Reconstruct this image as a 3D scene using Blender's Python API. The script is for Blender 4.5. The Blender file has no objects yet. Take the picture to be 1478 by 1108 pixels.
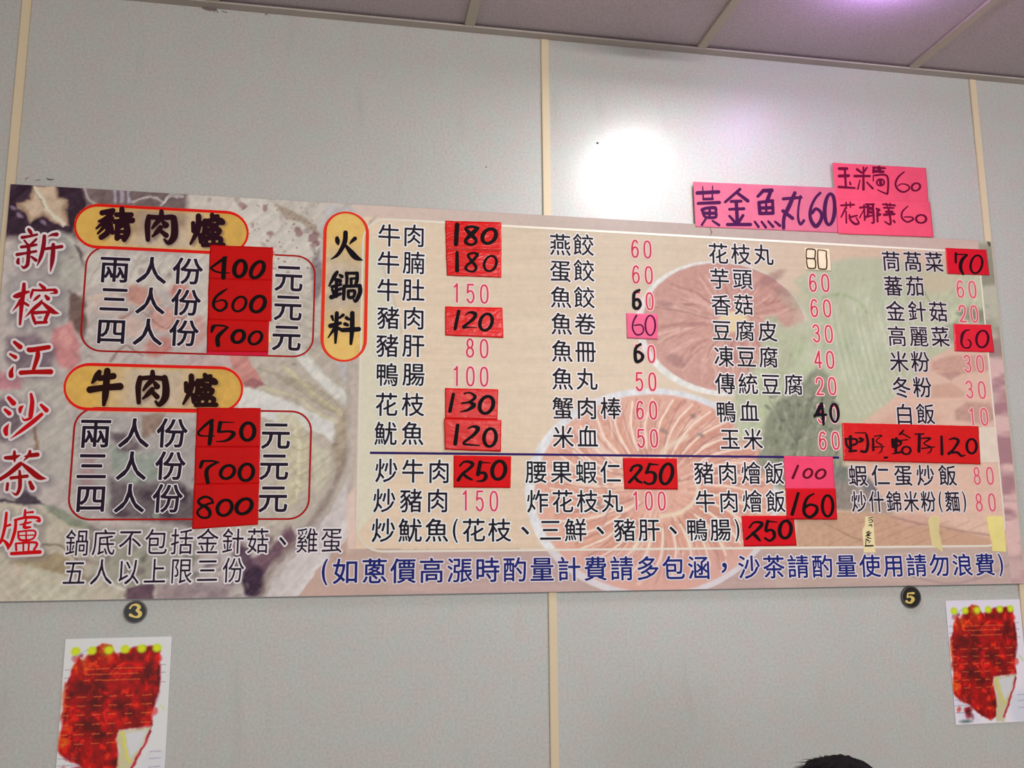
import bpy, bmesh, math, random
import numpy as np
from mathutils import Vector, Matrix

random.seed(7)
SC = bpy.context.scene
COL = SC.collection

# ------------------------------------------------------------------ camera
CAM = np.array([-0.48082, -2.09714, 1.34234])
YAW, PIT, ROL, FPX = 0.184067, 0.169404, -0.0071106, 1319.13
W, H = 1478.0, 1108.0


def basis():
    cy, sy, cp, sp = math.cos(YAW), math.sin(YAW), math.cos(PIT), math.sin(PIT)
    cr, sr = math.cos(ROL), math.sin(ROL)
    f = np.array([sy * cp, cy * cp, sp])
    r = np.array([cy, -sy, 0.0])
    u = np.cross(r, f)
    return cr * r + sr * u, -sr * r + cr * u, f


RV, UV, FV = basis()
cd = bpy.data.cameras.new('camera')
cd.sensor_width = 36.0
cd.lens = FPX * 36.0 / W
cd.clip_start = 0.05
cam = bpy.data.objects.new('camera', cd)
COL.objects.link(cam)
cam.matrix_world = Matrix(((RV[0], UV[0], -FV[0], CAM[0]), (RV[1], UV[1], -FV[1], CAM[1]),
                           (RV[2], UV[2], -FV[2], CAM[2]), (0, 0, 0, 1)))
SC.camera = cam

# ------------------------------------------------------------------ light, exposure
SC.view_settings.view_transform = 'Standard'
SC.view_settings.look = 'None'
SC.view_settings.gamma = 1
SC.view_settings.use_curve_mapping = False
SC.view_settings.exposure = 0.0
wd = bpy.data.worlds.new('world')
SC.world = wd
wd.use_nodes = True
wd.node_tree.nodes['Background'].inputs[0].default_value = (0.95, 0.98, 1.0, 1)
wd.node_tree.nodes['Background'].inputs[1].default_value = 0.86
CEIL = 2.6
FLOOR = -0.28
LAMP = (0.365, -0.545)


def area(name, loc, rot, sx, sy, power, color):
    l = bpy.data.lights.new(name, 'AREA')
    l.shape = 'RECTANGLE'
    l.size, l.size_y, l.energy, l.color = sx, sy, power, color
    o = bpy.data.objects.new(name, l)
    o.location = loc
    o.rotation_euler = rot
    COL.objects.link(o)
    return o


# the round lamp just above the picture, and tube-shaped fill lights added further back
area('lamp_light', (LAMP[0], LAMP[1], CEIL - 0.085), (0, 0, 0), 0.13, 0.32, 7.0, (0.97, 0.99, 1.0))
area('room_light', (1.0, -2.9, 2.28), (math.radians(66), 0, 0), 1.15, 0.10, 29.0, (1.0, 0.985, 0.97))
area('fill_light_b', (-1.4, -3.3, 2.28), (math.radians(62), 0, 0), 1.15, 0.10, 14.0, (1.0, 0.93, 0.80))
area('violet_light', (0.72, -0.44, CEIL - 0.055), (math.pi, 0, 0), 0.10, 0.10, 2.7, (0.62, 0.36, 1.0))


# ------------------------------------------------------------------ colour helpers
def lin(c):
    c = np.asarray(c, float) / 255.0
    return np.where(c <= 0.04045, c / 12.92, ((c + 0.055) / 1.055) ** 2.4)


# illumination reaching the wall (measured on a grey card at wall positions), used to turn
# observed colours into reflectances
E_TAB = np.array([[0.5249999761581421, 0.550000011920929, 0.5770000219345093, 0.6159999966621399, 0.671999990940094, 0.7649999856948853, 0.9419999718666077, 1.274999976158142, 1.534999966621399, 1.409999966621399, 1.0759999752044678, 0.8220000267028809, 0.6859999895095825], [0.5440000295639038, 0.5720000267028809, 0.6019999980926514, 0.6470000147819519, 0.7089999914169312, 0.8140000104904175, 0.9860000014305115, 1.25, 1.468000054359436, 1.3990000486373901, 1.1390000581741333, 0.9079999923706055, 0.7570000290870667], [0.5559999942779541, 0.5839999914169312, 0.6140000224113464, 0.6570000052452087, 0.718999981880188, 0.8069999814033508, 0.9380000233650208, 1.093999981880188, 1.215000033378601, 1.1990000009536743, 1.065999984741211, 0.9079999923706055, 0.7829999923706055], [0.5630000233650208, 0.5870000123977661, 0.6179999709129333, 0.6589999794960022, 0.7149999737739563, 0.7820000052452087, 0.8659999966621399, 0.9539999961853027, 1.0149999856948853, 1.024999976158142, 0.9620000123977661, 0.8679999709129333, 0.781000018119812], [0.5640000104904175, 0.5870000123977661, 0.6159999966621399, 0.652999997138977, 0.6949999928474426, 0.746999979019165, 0.8019999861717224, 0.8600000143051147, 0.8980000019073486, 0.8999999761581421, 0.8700000047683716, 0.8180000185966492, 0.7559999823570251], [0.5619999766349792, 0.5839999914169312, 0.609000027179718, 0.6380000114440918, 0.6729999780654907, 0.7139999866485596, 0.7540000081062317, 0.7850000262260437, 0.8109999895095825, 0.8149999976158142, 0.8019999861717224, 0.7689999938011169, 0.7289999723434448], [0.5540000200271606, 0.5740000009536743, 0.5979999899864197, 0.6209999918937683, 0.6489999890327454, 0.6800000071525574, 0.7059999704360962, 0.7289999723434448, 0.7450000047683716, 0.7509999871253967, 0.7409999966621399, 0.7229999899864197, 0.699999988079071], [0.5490000247955322, 0.5649999976158142, 0.5820000171661377, 0.6050000190734863, 0.6269999742507935, 0.6470000147819519, 0.6679999828338623, 0.6759999990463257, 0.6850000023841858, 0.6859999895095825, 0.6869999766349792, 0.6819999814033508, 0.6650000214576721], [0.5370000004768372, 0.5529999732971191, 0.5680000185966492, 0.5870000123977661, 0.6029999852180481, 0.6179999709129333, 0.6330000162124634, 0.6299999952316284, 0.6159999966621399, 0.6119999885559082, 0.6240000128746033, 0.6370000243186951, 0.6320000290870667]])
S_TAB = np.array([[0.014000000432133675, 0.01600000075995922, 0.017000000923871994, 0.017000000923871994, 0.017000000923871994, 0.019999999552965164, 0.03700000047683716, 0.05999999865889549, 0.05999999865889549, 0.05000000074505806, 0.017000000923871994, 0.012000000104308128, 0.009999999776482582], [0.020999999716877937, 0.027000000700354576, 0.028999999165534973, 0.027000000700354576, 0.026000000536441803, 0.03200000151991844, 0.05900000035762787, 0.05999999865889549, 0.05999999865889549, 0.041999999433755875, 0.023000000044703484, 0.014999999664723873, 0.012000000104308128], [0.029999999329447746, 0.041999999433755875, 0.04800000041723251, 0.0430000014603138, 0.03799999877810478, 0.04699999839067459, 0.05999999865889549, 0.05999999865889549, 0.05999999865889549, 0.05700000002980232, 0.028999999165534973, 0.017999999225139618, 0.014000000432133675], [0.03500000014901161, 0.05000000074505806, 0.05900000035762787, 0.05400000140070915, 0.04500000178813934, 0.0560000017285347, 0.05999999865889549, 0.05999999865889549, 0.05999999865889549, 0.05999999865889549, 0.03200000151991844, 0.019999999552965164, 0.01600000075995922], [0.03200000151991844, 0.0430000014603138, 0.04899999871850014, 0.04699999839067459, 0.0430000014603138, 0.05000000074505806, 0.05999999865889549, 0.05999999865889549, 0.05999999865889549, 0.05000000074505806, 0.028999999165534973, 0.019999999552965164, 0.01600000075995922], [0.02800000086426735, 0.032999999821186066, 0.03700000047683716, 0.03700000047683716, 0.035999998450279236, 0.03999999910593033, 0.04699999839067459, 0.050999999046325684, 0.04600000008940697, 0.03500000014901161, 0.02500000037252903, 0.01899999938905239, 0.01600000075995922], [0.024000000208616257, 0.027000000700354576, 0.028999999165534973, 0.029999999329447746, 0.029999999329447746, 0.03200000151991844, 0.03400000184774399, 0.03500000014901161, 0.03200000151991844, 0.027000000700354576, 0.020999999716877937, 0.017000000923871994, 0.014999999664723873], [0.020999999716877937, 0.023000000044703484, 0.02500000037252903, 0.02500000037252903, 0.02500000037252903, 0.026000000536441803, 0.027000000700354576, 0.02500000037252903, 0.020999999716877937, 0.020999999716877937, 0.017999999225139618, 0.014999999664723873, 0.013000000268220901], [0.017999999225139618, 0.019999999552965164, 0.020999999716877937, 0.020999999716877937, 0.020999999716877937, 0.020999999716877937, 0.020999999716877937, 0.017000000923871994, 0.010999999940395355, 0.017000000923871994, 0.014999999664723873, 0.013000000268220901, 0.012000000104308128]])


def _tab(T, x, y):
    u = np.clip((np.asarray(x, float) - 20) / (1438 / 12.0), 0, 11.999)
    v = np.clip((np.asarray(y, float) - 230) / (860 / 8.0), 0, 7.999)
    i, j = u.astype(int), v.astype(int)
    a, b = u - i, v - j
    return (T[j, i] * (1 - a) * (1 - b) + T[j, i + 1] * a * (1 - b) + T[j + 1, i] * (1 - a) * b + T[j + 1, i + 1] * a * b)


def illum(x, y):
    return _tab(E_TAB, x, y)


def gloss(x, y):
    return _tab(S_TAB, x, y)


def refl(rgb, p, g=.25):
    a = (lin(rgb) - g * float(gloss(p[0], p[1]))) / float(illum(p[0], p[1]))
    a = np.clip(a, 0.004, 0.93)
    return (float(a[0]), float(a[1]), float(a[2]), 1)


# ------------------------------------------------------------------ photo survey -> wall
def ray(x, y):
    x = np.asarray(x, float)
    y = np.asarray(y, float)
    return (FV[None, :] * FPX + RV[None, :] * (x - W / 2).reshape(-1, 1) - UV[None, :] * (y - H / 2).reshape(-1, 1))


def on_wall(x, y, Y=0.0):
    """surveyed direction -> (X, Z) on the plane at depth Y"""
    d = ray(x, y)
    t = (Y - CAM[1]) / d[:, 1]
    P = CAM[None, :] + d * t[:, None]
    return P[:, 0], P[:, 2]


def w1(x, y, Y=0.0):
    a, b = on_wall([x], [y], Y)
    return float(a[0]), float(b[0])


def survey(P):
    d = np.asarray(P, float) - CAM
    z = d @ FV
    return W / 2 + FPX * (d @ RV) / z, H / 2 - FPX * (d @ UV) / z


# ------------------------------------------------------------------ object helpers
def tag(o, label=None, cat=None, group=None, kind=None):
    if label: o['label'] = label
    if cat: o['category'] = cat
    if group: o['group'] = group
    if kind: o['kind'] = kind
    return o


def empty(name, loc, label=None, cat=None, group=None, kind=None):
    o = bpy.data.objects.new(name, None)
    o.location = loc
    o.empty_display_size = 0.05
    COL.objects.link(o)
    return tag(o, label, cat, group, kind)


def link(name, me, parent=None, mat=None):
    o = bpy.data.objects.new(name, me)
    COL.objects.link(o)
    if parent is not None:
        o.parent = parent
        o.location = -Vector(parent.location)      # mesh data is in room coordinates
    if mat is not None:
        for m in (mat if isinstance(mat, (list, tuple)) else [mat]):
            me.materials.append(m)
    return o


def pymesh(name, v, f, mi=None, smooth=False):
    me = bpy.data.meshes.new(name)
    me.from_pydata([tuple(map(float, p)) for p in v], [], f)
    if mi is not None:
        me.polygons.foreach_set('material_index', mi)
    if smooth:
        me.polygons.foreach_set('use_smooth', [True] * len(f))
    me.update()
    return me


def box_vf(x0, x1, y0, y1, z0, z1):
    v = [(x0, y0, z0), (x1, y0, z0), (x1, y1, z0), (x0, y1, z0), (x0, y0, z1), (x1, y0, z1), (x1, y1, z1), (x0, y1, z1)]
    f = [(0, 3, 2, 1), (4, 5, 6, 7), (0, 1, 5, 4), (1, 2, 6, 5), (2, 3, 7, 6), (3, 0, 4, 7)]
    return v, f


def box(name, b, mat, parent=None, bevel=0.0):
    v, f = box_vf(*b)
    me = pymesh(name, v, f)
    if bevel:
        bm = bmesh.new(); bm.from_mesh(me)
        bmesh.ops.bevel(bm, geom=bm.edges[:], offset=bevel, segments=2, affect='EDGES')
        bm.to_mesh(me); bm.free()
    return link(name, me, parent, mat)


# ------------------------------------------------------------------ materials
def new_mat(name):
    m = bpy.data.materials.new(name)
    m.use_nodes = True
    nt = m.node_tree
    return m, nt, nt.nodes['Principled BSDF']


def plain(name, col, rough=0.6, spec=0.3, bump=0.0, bscale=200, metal=0.0, vary=0.0, vscale=20):
    m, nt, b = new_mat(name)
    b.inputs['Base Color'].default_value = col
    b.inputs['Roughness'].default_value = rough
    b.inputs['Specular IOR Level'].default_value = spec
    b.inputs['Metallic'].default_value = metal
    tc = nt.nodes.new('ShaderNodeTexCoord')
    if vary:
        n = nt.nodes.new('ShaderNodeTexNoise')
        n.inputs['Scale'].default_value = vscale
        n.inputs['Detail'].default_value = 4
        nt.links.new(tc.outputs['Object'], n.inputs['Vector'])
        mr = nt.nodes.new('ShaderNodeMapRange')
        mr.inputs[3].default_value = 1 - vary
        mr.inputs[4].default_value = 1 + vary
        nt.links.new(n.outputs[0], mr.inputs[0])
        mx = nt.nodes.new('ShaderNodeVectorMath'); mx.operation = 'SCALE'
        mx.inputs[0].default_value = col[:3]
        nt.links.new(mr.outputs[0], mx.inputs['Scale'])
        nt.links.new(mx.outputs[0], b.inputs['Base Color'])
    if bump:
        n = nt.nodes.new('ShaderNodeTexNoise')
        n.inputs['Scale'].default_value = bscale
        n.inputs['Detail'].default_value = 3
        nt.links.new(tc.outputs['Object'], n.inputs['Vector'])
        bp = nt.nodes.new('ShaderNodeBump')
        bp.inputs['Strength'].default_value = bump
        bp.inputs['Distance'].default_value = 0.002
        nt.links.new(n.outputs[0], bp.inputs['Height'])
        nt.links.new(bp.outputs[0], b.inputs['Normal'])
    return m


def speckled(name, c0, c1, c2, rough, spec, fine=260, coarse=5.0, bump=0.15, wear=None):
    """mottled laminate: coarse tone change, fine speckle, light relief"""
    m, nt, b = new_mat(name)
    N, L = nt.nodes, nt.links
    tc = N.new('ShaderNodeTexCoord')
    a = N.new('ShaderNodeTexNoise'); a.inputs['Scale'].default_value = coarse; a.inputs['Detail'].default_value = 5
    L.new(tc.outputs['Object'], a.inputs['Vector'])
    f = N.new('ShaderNodeTexNoise'); f.inputs['Scale'].default_value = fine; f.inputs['Detail'].default_value = 3
    L.new(tc.outputs['Object'], f.inputs['Vector'])
    r1 = N.new('ShaderNodeMapRange'); r1.inputs[1].default_value = .35; r1.inputs[2].default_value = .65
    L.new(a.outputs[0], r1.inputs[0])
    m1 = N.new('ShaderNodeMix'); m1.data_type = 'RGBA'
    m1.inputs[6].default_value = c0; m1.inputs[7].default_value = c1
    L.new(r1.outputs[0], m1.inputs[0])
    r2 = N.new('ShaderNodeMapRange'); r2.inputs[1].default_value = .36; r2.inputs[2].default_value = .7
    r2.inputs[3].default_value = .25 if wear else 0
    r2.inputs[4].default_value = .80
    L.new(f.outputs[0], r2.inputs[0])
    m2 = N.new('ShaderNodeMix'); m2.data_type = 'RGBA'
    L.new(m1.outputs[2], m2.inputs[6]); m2.inputs[7].default_value = c2
    if wear:
        hn = N.new('ShaderNodeTexNoise'); hn.inputs['Scale'].default_value = 22; hn.inputs['Detail'].default_value = 4
        L.new(tc.outputs['Object'], hn.inputs['Vector'])
        hr = N.new('ShaderNodeMapRange'); hr.inputs[1].default_value = .38; hr.inputs[2].default_value = .62
        L.new(hn.outputs[0], hr.inputs[0])
        hm = N.new('ShaderNodeMix'); hm.data_type = 'RGBA'
        hm.inputs[6].default_value = (c2[0] * 1.08, c2[1] * .93, c2[2] * .93, 1)
        hm.inputs[7].default_value = (c2[0] * .92, c2[1] * 1.05, c2[2] * 1.0, 1)
        L.new(hr.outputs[0], hm.inputs[0])
        L.new(hm.outputs[2], m2.inputs[7])
    L.new(r2.outputs[0], m2.inputs[0])
    last = m2.outputs[2]
    if wear:      # grime of its own shape, in streaks (coordinates in metres)
        w = N.new('ShaderNodeTexNoise'); w.inputs['Scale'].default_value = 3.0; w.inputs['Detail'].default_value = 8
        mp = N.new('ShaderNodeMapping'); mp.inputs['Scale'].default_value = (6, 6, 1.2)
        L.new(tc.outputs['Object'], mp.inputs[0]); L.new(mp.outputs[0], w.inputs['Vector'])
        r3 = N.new('ShaderNodeMapRange'); r3.inputs[1].default_value = .60; r3.inputs[2].default_value = .80
        r3.inputs[4].default_value = wear
        L.new(w.outputs[0], r3.inputs[0])
        m3 = N.new('ShaderNodeMix'); m3.data_type = 'RGBA'
        L.new(last, m3.inputs[6]); m3.inputs[7].default_value = (.25, .22, .15, 1)
        L.new(r3.outputs[0], m3.inputs[0])
        last = m3.outputs[2]
    L.new(last, b.inputs['Base Color'])
    b.inputs['Roughness'].default_value = rough
    b.inputs['Specular IOR Level'].default_value = spec
    if bump:
        bp = N.new('ShaderNodeBump'); bp.inputs['Strength'].default_value = bump; bp.inputs['Distance'].default_value = .001
        L.new(f.outputs[0], bp.inputs['Height']); L.new(bp.outputs[0], b.inputs['Normal'])
    return m


def sc4(c, k):
    return (min(c[0] * k, .95), min(c[1] * k, .95), min(c[2] * k, .95), 1)


WALLC = (0.645, 0.625, 0.595, 1)
M_wall = speckled('wall_laminate', sc4(WALLC, .97), sc4(WALLC, 1.02), (0.47, 0.47, 0.455, 1), .31, .85, fine=170, wear=.16)
M_strip = plain('cream_strip', (0.78, 0.64, 0.44, 1), .4, .4, vary=.04, vscale=9)
M_tile = speckled('ceiling_board', (0.60, .51, .54, 1), (0.55, .47, .50, 1), (0.43, .35, .38, 1), .5, .35, fine=180, coarse=3, bump=.1)
M_bar = plain('ceiling_grid_paint', (0.52, 0.46, 0.37, 1), .45, .4, vary=.10, vscale=5)
M_dark = plain('void', (0.03, .025, .025, 1), .9, .1)
M_floor = speckled('floor_tile', (.32, .28, .24, 1), (.36, .31, .27, 1), (.2, .18, .16, 1), .4, .4, fine=90)
M_side = speckled('side_wall_paint', (.62, .60, .55, 1), (.6, .58, .52, 1), (.55, .54, .5, 1), .6, .3)

# ------------------------------------------------------------------ the room shell
XL, XR, YF = -3.05, 3.05, -4.6
wall = empty('wall_back', (0, 0, 0), kind='structure')
v, f = box_vf(XL, XR, 0.013, 0.10, FLOOR, CEIL + .12)
link('backing', pymesh('backing', v, f), wall, M_dark)
edges = [XL, -2.44, -1.22, 0.0, 1.22, 2.44, XR]
for a, b in zip(edges[:-1], edges[1:]):
    box('panel', (a + .0015, b - .0015, 0.0, 0.012, FLOOR, CEIL + .02), M_wall, wall)
for i, x in enumerate([-2.44, -1.22, 0.0, 1.22, 2.44]):
    dx = {1: 0.0, 2: 0.0, 3: 0.0}.get(i, 0)
    o = box('trim_%d' % (i + 1), (x - .0098 + dx, x + .0098 + dx, -.0055, -.0002, FLOOR, CEIL - .001), M_strip, None, .0012)
    o['kind'] = 'structure'

fl = empty('floor', (0, 0, FLOOR), kind='structure')
box('slab', (XL, XR, YF, 0.1, FLOOR - .1, FLOOR - .012), M_dark, fl)
n = 0
tile_me = None
for ix in range(10):
    for iy in range(7):
        x0, y0 = XL + ix * .61, -.61 - iy * .61
        if tile_me is None:
            vv, ff = box_vf(.002, .608, .002, .608, -.011, 0)
            tile_me = pymesh('floor_tile', vv, ff)
            tile_me.materials.append(M_floor)
        o = bpy.data.objects.new('floor_tile', tile_me)
        COL.objects.link(o)
        o.parent = fl
        o.location = (x0, y0, 0)

for nm, b in (('wall_left', (XL - .1, XL, YF, 0, FLOOR, CEIL + .12)), ('wall_right', (XR, XR + .1, YF, 0, FLOOR, CEIL + .12))):
    o = box(nm, b, M_side)
    o['kind'] = 'structure'

ceil = empty('ceiling', (0, 0, CEIL), kind='structure')
box('deck', (XL, XR, YF, 0.0, CEIL + .10, CEIL + .12), M_dark, ceil)
X0 = -.196 - 5 * .61
cm = None
xs = [XL] + [X0 + k * .61 for k in range(0, 12) if XL + .05 < X0 + k * .61 < XR - .05] + [XR]
ys = [-.002] + [-.61 * k for k in range(1, 8)] + [YF]
for a, b in zip(xs[:-1], xs[1:]):
    for c, d in zip(ys[:-1], ys[1:]):
        box('ceiling_tile', (a + .004, b - .004, d + .004, c - .004, CEIL + .010, CEIL + .022), M_tile, ceil)
for x in xs[1:-1]:
    box('grid_bar', (x - .0125, x + .0125, YF, -.024, CEIL + .002, CEIL + .0095), M_bar, ceil, .001)
for y in ys[1:-1]:
    box('grid_bar', (XL, XR, y - .0125, y + .0125, CEIL + .0025, CEIL + .0094), M_bar, ceil, .001)
# wall angle that carries the ceiling along the back wall
me_v, me_f = [], []
for b in ((XL, XR, -.026, -.0003, CEIL + .000, CEIL + .0045), (XL, XR, -.0045, -.0003, CEIL + .004, CEIL + .030)):
    vv, ff = box_vf(*b)
    me_f += [tuple(i + len(me_v) for i in q) for q in ff]
    me_v += vv
o = link('trim_6', pymesh('wall_angle', me_v, me_f), None, plain('wall_angle_paint', (0.50, 0.43, 0.39, 1), .5, .35, vary=.18, vscale=6))
o['kind'] = 'structure'

# ------------------------------------------------------------------ the board
YB = -0.0112                       # front face of the menu board
BX0, BX1, BZ0, BZ1 = -1.2165, 1.2215, 1.2262, 2.1262
board = empty('menu_board', ((BX0 + BX1) / 2, YB, BZ0),
              'long printed restaurant menu board with food photos, dish names and prices, fixed across the wall', 'menu board')

# ---- painter: a numpy canvas evaluated at print dots on the board
CELL = 0.0022
nx, nz = int((BX1 - BX0) / CELL) + 1, int((BZ1 - BZ0) / CELL) + 1
gx = np.linspace(BX0, BX1, nx)
gz = np.linspace(BZ0, BZ1, nz)
GX, GZ = np.meshgrid(gx, gz)
GX, GZ = GX.ravel(), GZ.ravel()
PX, PY = survey(np.stack([GX, np.full_like(GX, YB), GZ], 1))


def vnoise(x, y, s, seed=0):
    x = np.asarray(x) / s + seed * 17.3
    y = np.asarray(y) / s + seed * 9.7
    xi, yi = np.floor(x), np.floor(y)
    fx, fy = x - xi, y - yi
    fx = fx * fx * (3 - 2 * fx)
    fy = fy * fy * (3 - 2 * fy)

    def h(a, b):
        q = np.sin(a * 127.1 + b * 311.7 + seed * 3.1) * 43758.5453
        return q - np.floor(q)
    return (h(xi, yi) * (1 - fx) * (1 - fy) + h(xi + 1, yi) * fx * (1 - fy)
            + h(xi, yi + 1) * (1 - fx) * fy + h(xi + 1, yi + 1) * fx * fy)


def fbm(x, y, s, seed=0, o=3):
    r, a, t = 0, 1.0, 0
    for i in range(o):
        r = r + a * vnoise(x, y, s / 2 ** i, seed + i)
        t += a
        a *= .55
    return r / t


class Canvas:
    def __init__(self, x, y, base, warp=2.5, ws=14):
        self.x0, self.y0 = x, y
        self.x = x + (fbm(x, y, ws, 3) - .5) * 2 * warp
        self.y = y + (fbm(x, y, ws, 8) - .5) * 2 * warp
        self.c = np.tile(np.array(base, float), (len(x), 1))

    sk = 1.0

    def mix(self, idx, a, col):
        a = np.clip(a, 0, 1)[:, None]
        self.c[idx] = self.c[idx] * (1 - a) + np.array(col, float) * a

    def near(self, x0, x1, y0, y1, m):
        return np.nonzero((self.x > x0 - m) & (self.x < x1 + m) & (self.y > y0 - m) & (self.y < y1 + m))[0]

    def seg(self, i, P, closed=False):
        x, y = self.x[i], self.y[i]
        d = np.full(len(i), 1e9)
        n = len(P)
        for k in range(n if closed else n - 1):
            ax, ay = P[k][:2]
            bx, by = P[(k + 1) % n][:2]
            dx, dy = bx - ax, by - ay
            t = np.clip(((x - ax) * dx + (y - ay) * dy) / (dx * dx + dy * dy + 1e-9), 0, 1)
            d = np.minimum(d, np.hypot(x - ax - t * dx, y - ay - t * dy))
        return d

    def poly(self, P, col, a=1.0, soft=2.0):
        soft = max(soft * self.sk, .5)
        xs, ys = [p[0] for p in P], [p[1] for p in P]
        i = self.near(min(xs), max(xs), min(ys), max(ys), soft * 2)
        if not len(i): return
        x, y = self.x[i], self.y[i]
        ins = np.zeros(len(i), bool)
        n = len(P)
        for k in range(n):
            ax, ay = P[k]; bx, by = P[(k + 1) % n]
            if ay == by: continue
            c = ((ay > y) != (by > y)) & (x < (bx - ax) * (y - ay) / (by - ay) + ax)
            ins ^= c
        d = self.seg(i, P, True) * np.where(ins, 1, -1)
        self.mix(i, a * np.clip(.5 + d / (2 * soft), 0, 1), col)

    def line(self, P, w, col, a=1.0, soft=1.5):
        soft = max(soft * self.sk, .5)
        P = smooth2(P)
        xs, ys = [p[0] for p in P], [p[1] for p in P]
        i = self.near(min(xs), max(xs), min(ys), max(ys), w + soft * 2)
        if not len(i): return
        d = self.seg(i, P)
        self.mix(i, a * np.clip(.5 + (w / 2 - d) / (2 * soft), 0, 1), col)

    def ell(self, cx, cy, rx, ry, col, a=1.0, soft=2.0, ang=0):
        soft = max(soft * self.sk, .5)
        r = max(rx, ry) + soft * 2
        i = self.near(cx - r, cx + r, cy - r, cy + r, 0)
        if not len(i): return
        t = math.radians(ang)
        dx, dy = self.x[i] - cx, self.y[i] - cy
        u = dx * math.cos(t) + dy * math.sin(t)
        v = -dx * math.sin(t) + dy * math.cos(t)
        q = np.hypot(u / rx, v / ry)
        d = (1 - q) * min(rx, ry)
        self.mix(i, a * np.clip(.5 + d / (2 * soft), 0, 1), col)

    def grain(self, amp, s, seed=0, mask=None):
        n = (fbm(self.x0, self.y0, s, seed) - .5) * 2 * amp
        if mask is not None: n = n * mask
        self.c *= (1 + n)[:, None]


def smooth2(P, k=4):
    if len(P) < 3: return P
    P = [tuple(p) for p in P]
    Q = [P[0]] + P + [P[-1]]
    out = []
    for i in range(1, len(Q) - 2):
        a, b, c, d = Q[i - 1], Q[i], Q[i + 1], Q[i + 2]
        for j in range(k):
            t = j / k
            out.append(tuple(.5 * ((2 * b[m]) + (-a[m] + c[m]) * t + (2 * a[m] - 5 * b[m] + 4 * c[m] - d[m]) * t * t
                                   + (-a[m] + 3 * b[m] - 3 * c[m] + d[m]) * t ** 3) for m in range(len(b))))
    out.append(P[-1])
    return out


# ------------------------------------------------------------------ brush strokes
def strokes(ox, oy, s, spec, dx=0, dy=0):
    """'x,y,w x,y,w / ...' ; 'O cx,cy,rx,ry,slant,w' is a pen loop; returns polylines in survey units"""
    out = []
    for st in spec.split('/'):
        st = st.strip()
        if not st: continue
        if st[0] == 'O':
            cx, cy, rx, ry, sl, w = map(float, st[1:].split(','))
            t0 = math.tan(math.radians(sl))
            P = []
            for k in range(25):
                a = -math.pi / 2 - 2 * math.pi * k / 24 - .3
                yy = ry * math.sin(a)
                xx = rx * math.cos(a) - yy * t0
                ww = w * (.80 + .30 * abs(math.cos(a)) ** 1.5)
                P.append(((cx + xx) + dx, (cy + yy) + dy, ww))
            P = [(ox + p[0] / s, oy + p[1] / s, p[2] / s) for p in P]
        else:
            P = [tuple(map(float, q.split(','))) for q in st.split()]
            P = [(ox + (p[0] + dx) / s, oy + (p[1] + dy) / s, p[2] / s) for p in P]
            P = smooth2(P, 5)
        out.append(P)
    return out


def contour(Fd, xs, ys):
    """union outline of a signed field (>0 inside) on a grid, as flat polygons; whole rows are merged"""
    I = Fd > 0
    a, b, c, d = I[:-1, :-1], I[:-1, 1:], I[1:, 1:], I[1:, :-1]
    code = a * 1 + b * 2 + c * 4 + d * 8
    polys = []                                       # list of (k, m, 2) arrays
    full = code == 15
    R = []
    for j in range(full.shape[0]):
        r = np.concatenate([[0], full[j].view(np.int8), [0]])
        e = np.nonzero(np.diff(r))[0]
        for p, q in zip(e[::2], e[1::2]): R.append((p, q, j))
    if R:
        R = np.array(R)
        x0, x1, y0, y1 = xs[R[:, 0]], xs[R[:, 1]], ys[R[:, 2]], ys[R[:, 2] + 1]
        polys.append(np.stack([np.stack([x0, y0], 1), np.stack([x1, y0], 1), np.stack([x1, y1], 1), np.stack([x0, y1], 1)], 1))
    J, K_ = np.nonzero((code > 0) & (code < 15))
    if len(J):
        cc = code[J, K_]
        f = [Fd[J, K_], Fd[J, K_ + 1], Fd[J + 1, K_ + 1], Fd[J + 1, K_]]
        x = [xs[K_], xs[K_ + 1], xs[K_ + 1], xs[K_]]
        y = [ys[J], ys[J], ys[J + 1], ys[J + 1]]
        pt = {}
        for k in range(4):
            pt['c%d' % k] = np.stack([x[k], y[k]], 1)
            n = (k + 1) % 4
            den = f[k] - f[n]
            t = np.where(np.abs(den) > 1e-12, f[k] / np.where(np.abs(den) > 1e-12, den, 1), .5)
            t = np.clip(t, 0, 1)
            pt['e%d' % k] = np.stack([x[k] + (x[n] - x[k]) * t, y[k] + (y[n] - y[k]) * t], 1)
        for cs in range(1, 15):
            sel = np.nonzero(cc == cs)[0]
            if not len(sel): continue
            seq = []
            for k in range(4):
                n = (k + 1) % 4
                if cs >> k & 1: seq.append('c%d' % k)
                if (cs >> k & 1) != (cs >> n & 1): seq.append('e%d' % k)
            polys.append(np.stack([pt[q][sel] for q in seq], 1))
    return polys


def polys_mesh(name, layers):
    """layers: list of (polys, to3d, material index); builds one mesh of separate flat pieces"""
    co, li, ls, mi, base = [], [], [], [], 0
    nl = 0
    for polys, f3, k in layers:
        for P in polys:
            n, m = P.shape[:2]
            v = f3(P.reshape(-1, 2))
            co.append(v)
            li.append(np.arange(base, base + n * m))
            ls.append(nl + np.arange(n) * m)
            mi.append(np.full(n, k))
            base += n * m
            nl += n * m
    co = np.concatenate(co).astype(np.float32); li = np.concatenate(li).astype(np.int32)
    ls = np.concatenate(ls).astype(np.int32); mi = np.concatenate(mi).astype(np.int32)
    me = bpy.data.meshes.new(name)
    me.vertices.add(len(co)); me.vertices.foreach_set('co', co.ravel())
    me.loops.add(len(li)); me.loops.foreach_set('vertex_index', li)
    me.polygons.add(len(ls)); me.polygons.foreach_set('loop_start', ls)
    me.polygons.foreach_set('material_index', mi)
    me.update(calc_edges=True)
    return me


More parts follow.
